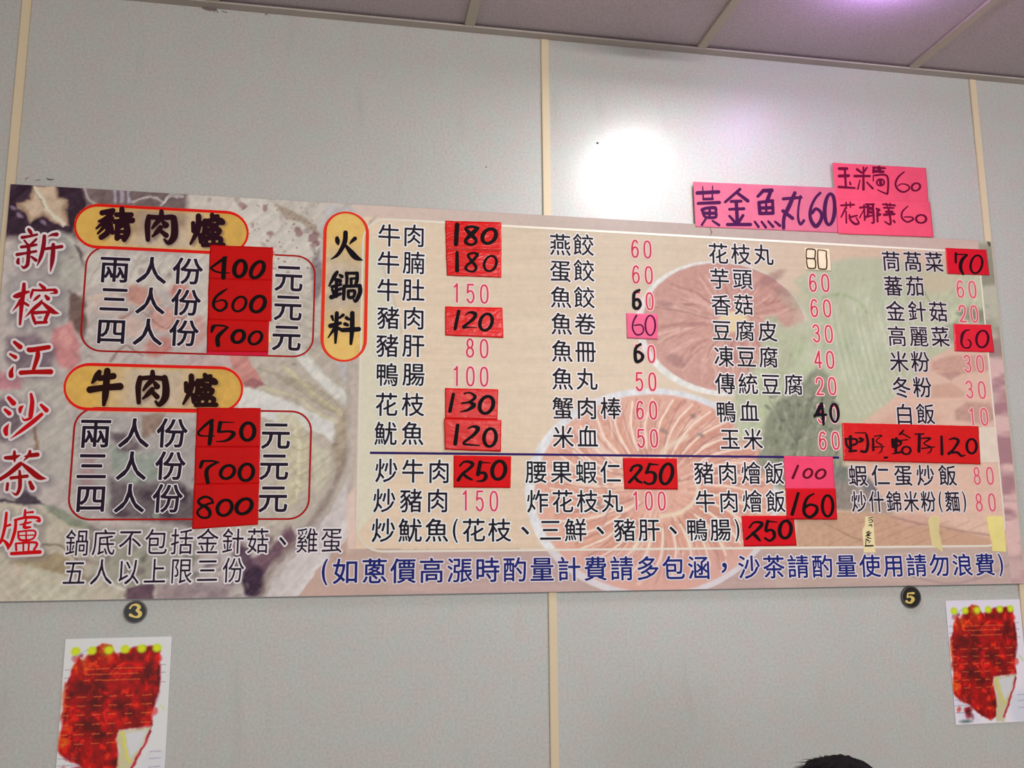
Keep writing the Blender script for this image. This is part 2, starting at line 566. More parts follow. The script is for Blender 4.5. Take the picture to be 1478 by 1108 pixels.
def stroke_field(sts, cell, pad):
    A = np.array([p for st in sts for p in st])
    r = A[:, 2].max() / 2 + pad + cell * 2
    xs = np.arange(math.floor((A[:, 0].min() - r) / cell), math.ceil((A[:, 0].max() + r) / cell) + 1) * cell
    ys = np.arange(math.floor((A[:, 1].min() - r) / cell), math.ceil((A[:, 1].max() + r) / cell) + 1) * cell
    F = np.full((len(ys), len(xs)), -1e3)
    for st in sts:
        for p, q in zip(st[:-1], st[1:]):
            rm = max(p[2], q[2]) / 2 + pad + cell * 2
            i0, i1 = np.searchsorted(xs, [min(p[0], q[0]) - rm, max(p[0], q[0]) + rm])
            j0, j1 = np.searchsorted(ys, [min(p[1], q[1]) - rm, max(p[1], q[1]) + rm])
            X, Y = np.meshgrid(xs[i0:i1], ys[j0:j1])
            dx, dy = q[0] - p[0], q[1] - p[1]
            t = np.clip(((X - p[0]) * dx + (Y - p[1]) * dy) / (dx * dx + dy * dy + 1e-9), 0, 1)
            d = p[2] / 2 * (1 - t) + q[2] / 2 * t - np.hypot(X - p[0] - t * dx, Y - p[1] - t * dy)
            F[j0:j1, i0:i1] = np.maximum(F[j0:j1, i0:i1], d)
    return F, xs, ys


def stroke_layer(sts, Yf, grow=0.0, layer=0.0, cell=.4):
    F, xs, ys = stroke_field(sts, cell, grow)

    def f3(P):
        X, Z = on_wall(P[:, 0], P[:, 1], YB)
        return np.stack([X, Yf(X, Z) - layer, Z], 1)
    return contour(F + grow, xs, ys), f3


def flat(y):
    return lambda a, b: np.full(np.shape(a), y)


# ------------------------------------------------------------------ printed glyphs
_gc = {}


def glyph(ch, off=0):
    """boundary edges of a built-in font glyph: (points, edges)"""
    if ch in _gc: return _gc[ch]
    c = bpy.data.curves.new('g', 'FONT')
    c.body = ch
    c.resolution_u = 3
    o = bpy.data.objects.new('g', c)
    me = o.to_mesh()
    v = np.array([p.co[:2] for p in me.vertices])
    # weld by position, keep edges that belong to one face only
    key, idx = np.unique(np.round(v, 5), axis=0, return_inverse=True)
    idx = idx.ravel()
    cnt = {}
    for p in me.polygons:
        q = [idx[i] for i in p.vertices]
        for i in range(len(q)):
            e = (q[i], q[(i + 1) % len(q)])
            if e[0] == e[1]: continue
            cnt[tuple(sorted(e))] = cnt.get(tuple(sorted(e)), 0) + 1
    E_ = np.array([k for k, n in cnt.items() if n == 1])
    o.to_mesh_clear()
    bpy.data.objects.remove(o)
    bpy.data.curves.remove(c)
    _gc[ch] = (key, E_)
    return _gc[ch]


HALF = {'(': .42, ')': .42}


def scale_at(x, y):
    a = w1(x - 5, y, YB); b = w1(x + 5, y, YB)
    c = w1(x, y - 5, YB); d = w1(x, y + 5, YB)
    return (b[0] - a[0]) / 10, (c[1] - d[1]) / 10


def line_glyphs(s, L, R, h, cw, bold, digits):
    """yields (mesh verts, faces) of a printed line between surveyed left/right ends"""
    Xl, Zl = w1(L[0], L[1], YB)
    Xr, Zr = w1(R[0], R[1], YB)
    kx, kz = scale_at((L[0] + R[0]) / 2, (L[1] + R[1]) / 2)
    hz = h * kz
    wx = cw * kx
    n = len(s)
    pos, p = [], 0
    for i, ch in enumerate(s):
        w = HALF.get(ch, 1.0)
        pos.append(p + w / 2)
        p += w
    if digits:
        cx0, cx1 = Xl, Xr
    else:
        cx0 = Xl + wx / 2 * HALF.get(s[0], 1); cx1 = Xr - wx / 2 * HALF.get(s[-1], 1)
    out = []
    for i, ch in enumerate(s):
        t = 0 if n == 1 else (pos[i] - pos[0]) / (pos[-1] - pos[0])
        cx = cx0 + (cx1 - cx0) * t
        cz = Zl + (Zr - Zl) * t
        out.append((ch, cx, cz, wx, hz))
    return out


def glyph_field(pts, E_, cell, pad):
    r = pad + cell * 2
    lo, hi = np.floor((pts.min(0) - r) / cell).astype(int), np.ceil((pts.max(0) + r) / cell).astype(int)
    xs, ys = np.arange(lo[0], hi[0] + 1) * cell, np.arange(lo[1], hi[1] + 1) * cell
    X, Y = np.meshgrid(xs, ys)
    P = np.stack([X.ravel(), Y.ravel()], 1)
    a, b = pts[E_[:, 0]], pts[E_[:, 1]]
    d = b - a
    L2 = (d ** 2).sum(1) + 1e-14
    px, py = P[:, 0][:, None], P[:, 1][:, None]
    t = np.clip(((px - a[:, 0]) * d[:, 0] + (py - a[:, 1]) * d[:, 1]) / L2, 0, 1)
    D_ = np.sqrt(((px - a[:, 0] - t * d[:, 0]) ** 2 + (py - a[:, 1] - t * d[:, 1]) ** 2).min(1))
    dy = np.where(d[:, 1] == 0, 1e-12, d[:, 1])
    cr = ((a[:, 1] > py) != (b[:, 1] > py)) & (px < d[:, 0] * (py - a[:, 1]) / dy + a[:, 0])
    ins = cr.sum(1) % 2 == 1
    return np.where(ins, D_, -D_).reshape(X.shape), xs, ys


def _loop(cx, cy, rx, ry, n=20, e=1.0):
    return [(cx + rx * math.copysign(abs(math.cos(2 * math.pi * k / n)) ** e, math.cos(2 * math.pi * k / n)),
             cy + ry * math.copysign(abs(math.sin(2 * math.pi * k / n)) ** e, math.sin(2 * math.pi * k / n))) for k in range(n + 1)]


DIG = {'0': [_loop(0, 0, .5, .5, 24, .82)],
       '1': [[(-.30, .34), (-.1, .40), (.06, .5)], [(.06, .5), (.06, -.5)]],
       '2': [[(-.45, .20), (-.38, .40), (0, .5), (.40, .40), (.45, .2), (.30, -.05), (-.1, -.3), (-.45, -.5)], [(-.45, -.5), (.48, -.5)]],
       '3': [[(-.42, .36), (-.1, .5), (.3, .44), (.42, .25), (.25, .05), (-.05, .02)], [(-.05, .02), (.3, -.03), (.46, -.25), (.3, -.45), (-.05, -.5), (-.45, -.34)]],
       '4': [[(.2, -.5), (.2, .5)], [(.2, .5), (-.5, -.2)], [(-.5, -.2), (.5, -.2)]],
       '5': [[(.40, .5), (-.35, .5)], [(-.35, .5), (-.42, .05)], [(-.42, .04), (-.1, .14), (.25, .1), (.45, -.1), (.42, -.33), (.15, -.5), (-.2, -.48), (-.45, -.33)]],
       '6': [[(.40, .38), (.15, .5), (-.2, .44), (-.42, .15), (-.46, -.2), (-.3, -.44), (0, -.5), (.3, -.42), (.46, -.2), (.35, .02), (.05, .1), (-.25, .04), (-.44, -.15)]],
       '8': [_loop(0, .255, .38, .245), _loop(0, -.245, .47, .255)]}


def digit_field(ch, cx, cz, wx, hz, cell, pad):
    sw = .0041
    sts = []
    for P in DIG[ch]:
        Q = P if ch in '08' else smooth2(P, 5)
        sts.append([(cx + a * (wx - sw), cz + b * (hz - sw), sw) for a, b in Q])
    return stroke_field(sts, cell, pad)


def build_line(items, bold, hb, digits):
    """returns two polygon sets: outline and ink"""
    CS = .00095
    fields = []
    for ch, cx, cz, wx, hz in items:
        if digits:
            F, xs, ys = digit_field(ch, cx, cz, wx, hz, CS, hb)
            fields.append((F, int(round(xs[0] / CS)), int(round(ys[0] / CS))))
            continue
        v, E_ = glyph(ch)
        mx = (v[:, 0].max() + v[:, 0].min()) / 2
        my = (v[:, 1].max() + v[:, 1].min()) / 2
        if digits:
            v0, _ = glyph('0')
            kx, kz = wx / (v0[:, 0].max() - v0[:, 0].min()), hz / .70
            if ch == '1': mx -= .02
            px, pz = (v[:, 0] - mx) * kx + cx, (v[:, 1] - .341) * kz + cz
        else:
            kx, kz = wx / .93, hz / .93
            if ch in '()':
                px, pz = (v[:, 0] - mx) * kx * .8 + cx, (v[:, 1] - my) * hz / (v[:, 1].max() - v[:, 1].min()) * 1.02 + cz
            elif ch in '、，':
                px, pz = (v[:, 0] - mx) * kx * 1.15 + cx, (v[:, 1] - my) * kz * 1.15 + cz
            else:
                px, pz = (v[:, 0] - .5) * kx + cx, (v[:, 1] - GY) * kz + cz
        pts = np.stack([px, pz], 1)
        F, xs, ys = glyph_field(pts, E_, CS, hb)
        fields.append((F, int(round(xs[0] / CS)), int(round(ys[0] / CS))))
    i0 = min(f[1] for f in fields); j0 = min(f[2] for f in fields)
    i1 = max(f[1] + f[0].shape[1] for f in fields); j1 = max(f[2] + f[0].shape[0] for f in fields)
    G = np.full((j1 - j0, i1 - i0), -1.0)
    for F, a, b in fields:
        v_ = G[b - j0:b - j0 + F.shape[0], a - i0:a - i0 + F.shape[1]]
        np.maximum(v_, F, out=v_)
    xs, ys = (np.arange(i0, i1)) * CS, (np.arange(j0, j1)) * CS
    return contour(G + hb, xs, ys), contour(G + bold, xs, ys)


vv_, _ = glyph('國')
GY = (vv_[:, 1].max() + vv_[:, 1].min()) / 2

M_print = {}


def ink(name, col, rough=.55):
    k = (name, col)
    if k not in M_print:
        M_print[k] = plain(name, col, rough, .08 if name.startswith('drawn') else .15)
    return M_print[k]


_k = [0]


def printed(name, s, L, R, h, cw, rgb, halo, bold=.0003, hb=.0034, digits=False, parent=None):
    p = ((L[0] + R[0]) / 2, (L[1] + R[1]) / 2)
    A, B = build_line(line_glyphs(s, L, R, h, cw, bold, digits), bold, hb, digits)
    _k[0] += 1
    j = (_k[0] % 9) * .00003
    f0 = lambda P: np.stack([P[:, 0], np.full(len(P), YB - .00030 - j), P[:, 1]], 1)
    f1 = lambda P: np.stack([P[:, 0], np.full(len(P), YB - .00062), P[:, 1]], 1)
    # glyphs of one line may touch: lift every other outline a hair
    me = polys_mesh(name, [(A, f0, 0), (B, f1, 1)])
    q = lambda v: int(v // 60) * 60 + 30
    pq = (q(p[0]), q(p[1]))
    m0 = ink('white_outline_print', refl(halo, pq))
    m1 = ink('lettering_print', refl(rgb, pq))
    return link(name, me, parent or board, [m0, m1])


def rr(X0_, X1_, Z0_, Z1_, r, n=8):
    P = []
    for cx, cz, a0 in ((X1_ - r, Z1_ - r, 0), (X0_ + r, Z1_ - r, 90), (X0_ + r, Z0_ + r, 180), (X1_ - r, Z0_ + r, 270)):
        for k in range(n + 1):
            a = math.radians(a0 + 90 * k / n)
            P.append((cx + r * math.cos(a), cz + r * math.sin(a)))
    return P


def ring(name, R_, r, t, col, y, parent=None, t2=None):
    """rounded outline, R_ = outer rectangle"""
    t2 = t if t2 is None else t2
    a = rr(*R_, r)
    b = rr(R_[0] + t2, R_[1] - t2, R_[2] + t, R_[3] - t, max(r - max(t, t2), .002))
    n = len(a)
    V = [(p[0], y, p[1]) for p in a] + [(p[0], y, p[1]) for p in b]
    F = [(i, (i + 1) % n, n + (i + 1) % n, n + i) for i in range(n)]
    return link(name, pymesh(name, V, F), parent or board, col)


def rect_px(l, r_, t, b):
    return [w1(*l, YB)[0], w1(*r_, YB)[0], w1(*b, YB)[1], w1(*t, YB)[1]]


#@@PART2
# ------------------------------------------------------------------ brush titles (traced strokes)
TITLE = [
 (10, 320, 14.77, "465,165,60 500,215,80 530,265,50/330,335,75 480,310,60 640,275,55/375,400,45 430,470,50/630,370,50 570,430,60 510,490,60/310,540,65 460,520,70 630,490,55/220,700,75 400,670,60 620,630,60/460,500,70 465,650,85 450,850,85 430,930,80 360,980,60 310,935,20/245,800,65 235,870,75 270,900,20/530,750,50 620,820,75/800,310,80 790,450,90 760,620,90 710,790,70 645,940,15/870,320,12 960,280,55 1060,270,90/810,580,60 950,560,70 1170,530,75/990,490,80 985,650,100 965,850,90 930,1060,20"),
 (5, 400, 14.77, "440,150,75 430,300,90 400,500,100 380,700,85 355,1000,55/225,410,50 300,395,110 430,340,90 540,310,50/370,500,90 300,600,60 190,730,10/430,540,65 530,600,55/780,155,55 870,235,85/630,270,50 600,360,65 580,450,28/640,275,50 830,280,55 1050,270,60 1110,290,90 1125,335,50 1000,345,20/770,390,50 700,450,65 635,510,15/900,400,60 950,455,95/820,490,30 780,560,80 640,680,80 460,860,10/830,540,50 1000,690,110 1080,745,90 1190,775,12/610,790,50 650,900,75 680,1000,40/640,760,80 800,750,70 960,740,60/960,750,80 900,890,80 890,960,60/680,970,70 920,960,60"),
 (0, 485, 14.77, "310,130,70 430,230,110/220,385,50 330,450,85/290,640,10 240,760,90 240,840,110/620,290,105 700,290,110 1040,235,95/810,340,90 800,450,105 720,700,75/450,780,100 700,765,95 1080,760,115"),
 (0, 560, 14.77, "190,210,85 290,320,115/110,460,65 200,540,95/190,760,10 125,880,105 135,980,85/500,380,20 440,430,85 430,510,55/665,130,60 690,300,95 660,550,105 640,640,70 520,680,50 470,610,12/880,360,65 990,470,105/890,560,80 700,720,95 450,910,75 230,1075,12"),
 (0, 645, 14.77, "120,230,75 300,220,95 430,175,20/310,100,60 310,220,80 315,310,30/520,200,20 650,180,85 800,160,95/640,90,60 620,170,80 500,300,12/450,330,45 400,390,105 200,560,95 0,690,75/480,360,60 650,500,115 830,640,115 990,675,12/240,660,75 400,640,70 580,620,75/420,510,55 430,700,85 420,880,80 350,1010,60 250,955,12/165,780,65 150,910,65/640,750,75 690,870,105"),
 (0, 732, 14.77, "140,120,60 110,400,70 40,680,60 0,760,60/110,410,45 220,370,55/20,700,50 100,720,60 170,810,85 170,900,18/340,290,60 320,500,72 240,760,62 170,900,20/540,60,50 530,200,65/550,115,35 700,100,55/320,270,50 560,215,62 800,220,65 840,290,65 770,285,20/430,370,30 600,330,50 680,310,22/560,260,42 520,420,75 650,420,42/390,520,42 740,500,42 700,670,42 430,690,55 390,520,42/400,600,30 720,590,30/560,520,32 560,680,42/340,770,42 770,750,55 730,900,52/340,780,52 350,910,52/500,780,42 500,910,42/620,780,42 610,910,42/250,985,75 850,950,85"),
]
LU = "425,400,60 430,570,55/540,250,85 540,450,95 500,600,80 370,840,18/620,400,60 560,460,55/570,650,60 590,800,55/680,350,75 670,560,75 600,780,60/830,225,65 840,300,65/850,260,55 950,250,55/680,360,65 850,330,60 1000,330,75 1060,390,65 940,400,25/720,430,40 830,440,75 930,450,60/720,540,60 980,540,65 930,640,60 760,640,60 720,540,60/840,540,50 840,640,50/700,720,65 1000,720,65 1000,820,65/700,720,65 700,820,65/860,730,60 860,820,60/640,865,65 850,860,60 1070,860,65"
PORK = [
 (130, 295, 14.77, "260,180,85 490,130,75/470,170,75 350,300,85 190,360,22/320,350,62 140,510,18/350,420,75 170,620,18/330,330,80 390,480,105 370,600,95 240,700,85/470,300,65 380,400,75/430,430,85 480,600,65/680,100,80 690,300,105/570,220,75 880,220,75/530,370,75 900,340,95/860,230,65 640,460,95/590,420,85 580,720,85/780,440,95 790,600,115 730,750,75/600,580,50 800,580,50/600,690,60 780,690,60/620,450,65 800,450,65"),
 (200, 295, 14.77, "220,260,72 190,450,92 200,750,65/230,270,72 500,280,72 700,270,82/750,290,100 770,500,122 750,700,122 640,820,62 550,745,15/490,150,62 490,270,92/470,300,80 360,420,62 290,510,15/530,380,52 580,440,112/470,490,72 400,580,72 300,680,15/490,580,52 590,660,85"),
 (250, 295, 14.77, LU),
]
BEEF = [
 (115, 525, 14.77, "420,170,65 370,260,105 270,400,22/430,310,85 720,260,105/220,550,115 500,510,100 860,480,122/590,150,105 570,400,112 550,650,112 515,870,42"),
 (180, 525, 14.77, "330,300,82 290,500,92 300,820,62/330,310,62 570,290,65 800,310,75/850,300,100 880,500,122 860,720,122 740,870,62 660,800,20/595,170,62 600,300,92/590,340,82 470,460,62 400,560,20/650,420,62 690,480,102/590,540,72 500,640,72 390,740,15/590,600,62 690,700,85"),
 (240, 525, 14.77, LU),
]
POT = [
 (450, 325, 14.77, "540,275,70 550,340,90 565,410,30/920,285,80 860,340,55 810,400,15/720,160,88 710,330,92 640,500,82 540,640,62 410,725,10/720,430,50 850,590,112 950,690,105 1080,745,12"),
 (450, 380, 14.77, "540,190,65 480,280,82 370,480,28/600,250,50 640,280,75/460,330,50 600,375,90/430,500,62 620,450,55/530,360,62 520,700,75/440,560,52 470,640,55/620,540,62 540,580,50/420,720,92 610,650,62/740,210,65 750,330,65 740,470,55/740,210,55 970,210,62/970,210,62 965,350,72 930,480,62/830,330,50 920,320,40/840,330,55 840,470,55/700,490,62 1000,480,62/690,490,72 680,760,62/1020,480,82 1030,620,85 940,800,72 880,755,12/780,590,62 910,590,62 890,710,62 790,720,62 780,590,62"),
 (450, 435, 14.77, "430,320,62 455,400,32/670,290,62 590,350,42/535,250,78 520,560,85 505,880,42/400,520,92 610,460,62/490,570,72 350,770,18/570,570,62 660,620,62/740,350,72 790,380,55/710,480,72 760,500,62/650,610,82 850,600,92 1000,590,92/865,250,88 860,600,92 835,900,52"),
]


def get(tt, dx=0, dy=0):
    out = []
    for i, (a, b, s, sp) in enumerate(tt):
        out += strokes(a, b, s, sp, dx if sp is LU else 0, dy if sp is LU else 0)
    return out


S_title = [strokes(*t) for t in TITLE]
S_pork, S_beef, S_pot = get(PORK), get(BEEF, -5, 12), get(POT)

# ------------------------------------------------------------------ the food photographs printed on the board
cv = Canvas(PX, PY, (166, 157, 153), 3.2, 11)
cv.sk = .62
rs = np.random.RandomState(4)


def blotch(x0, x1, y0, y1, n, cols, r0, r1, a=.5, soft=3, seed=1):
    q = np.random.RandomState(seed)
    for _ in range(n):
        cv.ell(q.uniform(x0, x1), q.uniform(y0, y1), q.uniform(r0, r1), q.uniform(r0, r1) * .6,
               cols[q.randint(len(cols))], a, soft, q.uniform(0, 180))


# --- left: pale cabbage, mushrooms, meat, tofu in a white bowl
cv.poly([(-40, 250), (270, 250), (270, 330), (120, 345), (-40, 345)], (112, 98, 98), 1, 10)
cv.poly([(-40, 262), (118, 266), (124, 300), (100, 338), (-40, 340)], (66, 52, 62), 1, 4)
cv.poly([(25, 292), (42, 288), (46, 268), (82, 268), (86, 284), (99, 289), (95, 304), (98, 326), (78, 322), (62, 311), (44, 322), (36, 308), (26, 302)], (150, 128, 112), 1, 3)
cv.poly([(32, 294), (46, 290), (52, 268), (78, 268), (82, 287), (93, 291), (89, 304), (92, 320), (76, 316), (62, 306), (48, 315), (41, 304)], (178, 160, 142), .9, 4)
cv.line([(50, 268), (62, 290), (72, 305), (92, 324)], 5, (196, 186, 172), .8, 2)
cv.line([(50, 275), (64, 300)], 1.2, (110, 90, 80), .6, 1)
for p in ((28, 310), (62, 321), (20, 300)): cv.ell(*p, 5, 3, (150, 130, 150), .7, 2, 40)
for x in (165, 175, 185): cv.line([(x, 268), (x, 292)], 5, (165, 160, 176), .7, 2)
cv.line([(122, 272), (128, 288), (140, 292)], 3, (176, 170, 168), .7, 1.5)
cv.line([(190, 292), (215, 284), (235, 290), (245, 280), (262, 283)], 4, (182, 176, 172), .7, 1.5)
cv.line([(232, 296), (240, 286), (255, 284)], 3, (190, 185, 182), .7, 1.5)
cv.poly([(270, 268), (470, 285), (540, 300), (540, 470), (270, 470)], (178, 171, 163), 1, 8)
cv.poly([(84, 332), (104, 338), (116, 360), (126, 402), (100, 428), (78, 400)], (156, 153, 146), .9, 5)
cv.line([(88, 340), (106, 348), (116, 375)], 3, (186, 184, 176), .6, 3)
cv.poly([(108, 352), (124, 366), (122, 395)], (80, 68, 70), .8, 3)
cv.poly([(120, 365), (300, 372), (300, 420), (118, 412)], (178, 171, 163), .9, 6)
for k in range(9): cv.line([(125 + 18 * k, 412), (150 + 18 * k, 370)], 2.2, (150, 138, 130), .5, 2)
for k in range(9): cv.line([(133 + 18 * k, 412), (158 + 18 * k, 370)], 4, (192, 188, 180), .4, 2)
cv.poly([(10, 395), (60, 400), (110, 420), (90, 470), (10, 470)], (150, 144, 142), .8, 6)
cv.poly([(100, 420), (122, 430), (126, 470), (120, 490), (100, 462)], (96, 76, 72), .8, 5)
for p, c in (((205, 428, 26, 14), (172, 128, 118)), ((240, 462, 26, 18), (178, 138, 130)), ((262, 425, 18, 14), (176, 120, 112)),
             ((185, 470, 24, 16), (182, 160, 152)), ((150, 440, 22, 14), (176, 160, 152)), ((230, 500, 22, 14), (168, 118, 112)), ((280, 480, 16, 26), (176, 140, 134))):
    cv.ell(*p, c, .85, 5, rs.uniform(-30, 30))
cv.line([(128, 432), (160, 424), (200, 440), (235, 436)], 2, (196, 172, 150), .6, 2)
cv.line([(160, 470), (200, 448), (240, 475), (270, 452)], 2, (128, 92, 84), .6, 2)
cv.line([(160, 520), (180, 500), (205, 512)], 3, (120, 94, 86), .6, 2)
cv.poly([(78, 474), (104, 464), (114, 495), (116, 520), (102, 536), (82, 524), (70, 500)], (176, 124, 124), .95, 5)
cv.ell(95, 490, 10, 12, (192, 146, 142), .7, 5)
cv.poly([(10, 488), (50, 480), (80, 510), (70, 545), (30, 540), (8, 520)], (104, 88, 98), .7, 8)
cv.poly([(-10, 535), (30, 540), (34, 560), (-10, 565)], (166, 116, 124), .85, 6)
cv.poly([(30, 552), (84, 540), (98, 600), (106, 650), (96, 692), (60, 690), (44, 620)], (162, 156, 150), .95, 5)
cv.poly([(-20, 570), (30, 580), (34, 630), (-20, 640)], (96, 82, 90), .7, 8)
cv.line([(48, 612), (52, 640), (50, 660)], 5, (120, 84, 62), .6, 3)
cv.poly([(110, 600), (300, 600), (300, 745), (108, 745)], (150, 144, 142), .8, 8)
cv.poly([(205, 600), (240, 596), (232, 622), (206, 634)], (128, 108, 96), .8, 4)
cv.poly([(118, 655), (136, 650), (138, 700), (116, 705)], (148, 118, 120), .6, 5)
cv.poly([(158, 640), (190, 655), (230, 655), (235, 690), (200, 700), (165, 690)], (136, 142, 134), .9, 6)
cv.poly([(158, 690), (200, 700), (250, 690), (290, 720), (285, 760), (160, 745)], (86, 76, 80), .75, 8)
cv.poly([(158, 622), (196, 628), (204, 650), (172, 652)], (90, 78, 84), .7, 5)
for p in ((176, 740), (214, 716), (240, 738), (262, 712)): cv.ell(*p, 12, 7, (70, 56, 66), .6, 4, rs.uniform(0, 90))
for p in ((190, 720), (226, 742), (152, 722)): cv.ell(*p, 8, 5, (134, 146, 132), .7, 3, rs.uniform(0, 90))
cv.poly([(-40, 640), (60, 690), (58, 715), (-40, 722)], (150, 138, 140), .8, 8)
cv.poly([(36, 706), (62, 728), (30, 728), (-40, 722), (-40, 716), (20, 722)], (74, 64, 72), .95, 3)
cv.poly([(-40, 722), (60, 730), (100, 745), (150, 770), (230, 812), (220, 880), (-40, 880)], (168, 160, 146), .95, 4)
cv.poly([(60, 728), (84, 732), (140, 765), (100, 760)], (112, 118, 104), .7, 4)
cv.poly([(15, 812), (62, 796), (92, 800), (130, 838), (60, 822)], (136, 120, 96), .7, 5)
cv.line([(62, 788), (80, 785), (100, 796), (120, 822)], 2.5, (110, 96, 78), .7, 2)
cv.line([(20, 812), (40, 838), (60, 834), (110, 850)], 2, (182, 152, 130), .7, 2)
cv.poly([(40, 812), (110, 838), (130, 868), (50, 868), (30, 840)], (172, 168, 152), .6, 4)
for k in range(6): cv.line([(-10 + 14 * k, 830), (20 + 16 * k, 868)], 2, (184, 180, 166), .35, 2)
cv.poly([(120, 760), (260, 762), (300, 790), (240, 850), (150, 842)], (128, 128, 118), .6, 10)
blotch(120, 300, 765, 855, 26, [(90, 92, 84), (150, 146, 138), (110, 90, 96), (150, 158, 146)], 5, 14, .45, 4, 3)
cv.line([(150, 838), (180, 852), (215, 846), (240, 836)], 4, (196, 192, 186), .6, 2)
cv.poly([(182, 850), (222, 838), (222, 878), (180, 878)], (92, 70, 82), .85, 4)
cv.poly([(226, 846), (275, 840), (330, 850), (330, 878), (226, 878)], (140, 122, 124), .7, 5)
# bowl with napa cabbage
cv.poly([(300, 500), (540, 500), (540, 720), (470, 740), (400, 790), (300, 760)], (170, 161, 150), .9, 8)
cv.poly([(470, 296), (540, 300), (540, 560), (512, 620), (500, 560), (462, 470), (452, 360)], (172, 168, 168), .9, 6)
cv.poly([(350, 276), (395, 290), (440, 316), (466, 342), (462, 366), (450, 382), (420, 400), (300, 380), (330, 300)], (184, 178, 170), 1, 3)
cv.poly([(395, 292), (424, 304), (452, 322), (466, 344), (430, 318), (412, 316)], (150, 136, 122), .85, 3)
cv.poly([(462, 358), (468, 400), (456, 440), (448, 392), (452, 372)], (120, 112, 114), .8, 4)
cv.line([(398, 340), (412, 318), (430, 314)], 2, (160, 148, 136), .6, 2)
for _ in range(70):
    cv.ell(rs.uniform(345, 462), rs.uniform(290, 392), rs.uniform(.7, 2.4), rs.uniform(.6, 1.6), (124, 90, 92), rs.uniform(.4, .9), 1, rs.uniform(0, 180))
for p in ((350, 297, 6, 4), (382, 300, 5, 4), (430, 334, 8, 6), (390, 337, 6, 3), (452, 342, 7, 9), (455, 352, 5, 8)):
    cv.ell(*p, (118, 84, 88), .6, 2, rs.uniform(0, 90))
cv.poly([(300, 380), (420, 404), (455, 430), (462, 480), (420, 520), (300, 500)], (176, 168, 158), .8, 6)
for k in range(7): cv.line([(400, 405 + 14 * k), (430, 412 + 14 * k), (462, 420 + 15 * k)], 3, (150, 142, 126), .35, 2)
cv.poly([(268, 512), (345, 515), (350, 545), (268, 532)], (172, 150, 150), .8, 4)
cv.poly([(328, 512), (356, 514), (372, 540), (382, 557), (366, 558), (364, 566), (352, 552), (340, 540)], (178, 128, 122), .95, 2)
cv.poly([(350, 552), (368, 546), (384, 556), (370, 560), (366, 566)], (140, 100, 104), .7, 2)
cv.poly([(345, 560), (366, 560), (430, 585), (480, 608), (500, 640), (450, 622), (380, 602), (345, 592)], (192, 190, 186), .95, 3)
cv.line([(434, 512), (460, 542), (486, 566), (502, 578)], 15, (192, 190, 184), .95, 4)
cv.line([(410, 530), (440, 556), (470, 580), (492, 596)], 6, (184, 178, 148), .8, 2)
cv.line([(382, 560), (430, 575), (460, 596), (492, 612)], 5, (182, 176, 150), .7, 2)
for k in range(8): cv.line([(372 + 10 * k, 530 + 3 * k), (420 + 9 * k, 556 + 3 * k), (470 + 4 * k, 590 + 2 * k)], 1.6, (140, 128, 108), .45, 1.5)
cv.line([(440, 600), (470, 622), (492, 640)], 14, (190, 188, 184), .9, 3)
cv.poly([(400, 596), (432, 600), (446, 640), (444, 700), (420, 735), (396, 720), (404, 650)], (180, 173, 148), .7, 5)
cv.line([(425, 610), (432, 660), (428, 720)], 5, (196, 190, 168), .6, 3)
for k in range(6): cv.line([(410 + 3 * k, 620 + 18 * k), (430, 632 + 18 * k), (444, 628 + 18 * k)], 1.6, (150, 140, 112), .5, 1.5)
cv.poly([(504, 512), (522, 500), (526, 560), (514, 598), (500, 584)], (140, 126, 114), .8, 5)
cv.poly([(490, 596), (512, 580), (520, 596), (512, 650), (488, 690), (480, 640)], (152, 138, 122), .85, 5)
blotch(484, 520, 590, 690, 16, [(176, 164, 146), (124, 110, 98)], 3, 8, .5, 2, 9)
cv.poly([(450, 640), (478, 650), (476, 690), (456, 712)], (182, 176, 158), .8, 4)
blotch(300, 440, 770, 850, 20, [(120, 98, 108), (150, 134, 134), (90, 74, 86)], 6, 14, .6, 4, 5)
cv.poly([(352, 812), (392, 790), (420, 760), (430, 778), (400, 808), (376, 830)], (108, 84, 94), .9, 4)
cv.ell(366, 838, 17, 24, (72, 56, 70), .95, 4)
cv.ell(350, 806, 14, 20, (84, 66, 78), .8, 5)
cv.ell(300, 850, 30, 18, (136, 124, 128), .5, 6)
cv.poly([(318, 772), (332, 776), (330, 826), (318, 820)], (176, 168, 170), .5, 3)
cv.line([(512, 560), (510, 620), (494, 676), (466, 730), (432, 776), (392, 820), (372, 870)], 9, (138, 124, 118), .7, 5)
cv.poly([(545, 590), (545, 760), (512, 772), (470, 822), (428, 885), (378, 885), (392, 845), (424, 806), (452, 772), (482, 728), (506, 680), (520, 628)], (184, 176, 174), 1, 2.5)
cv.line([(540, 640), (520, 720), (470, 800), (420, 870)], 10, (196, 190, 188), .7, 5)
cv.poly([(424, 872), (460, 820), (512, 765), (560, 795), (560, 885), (424, 885)], (172, 148, 138), 1, 1.8)
cv.line([(426, 866), (452, 848), (486, 822)], 2, (140, 110, 104), .6, 1.5)

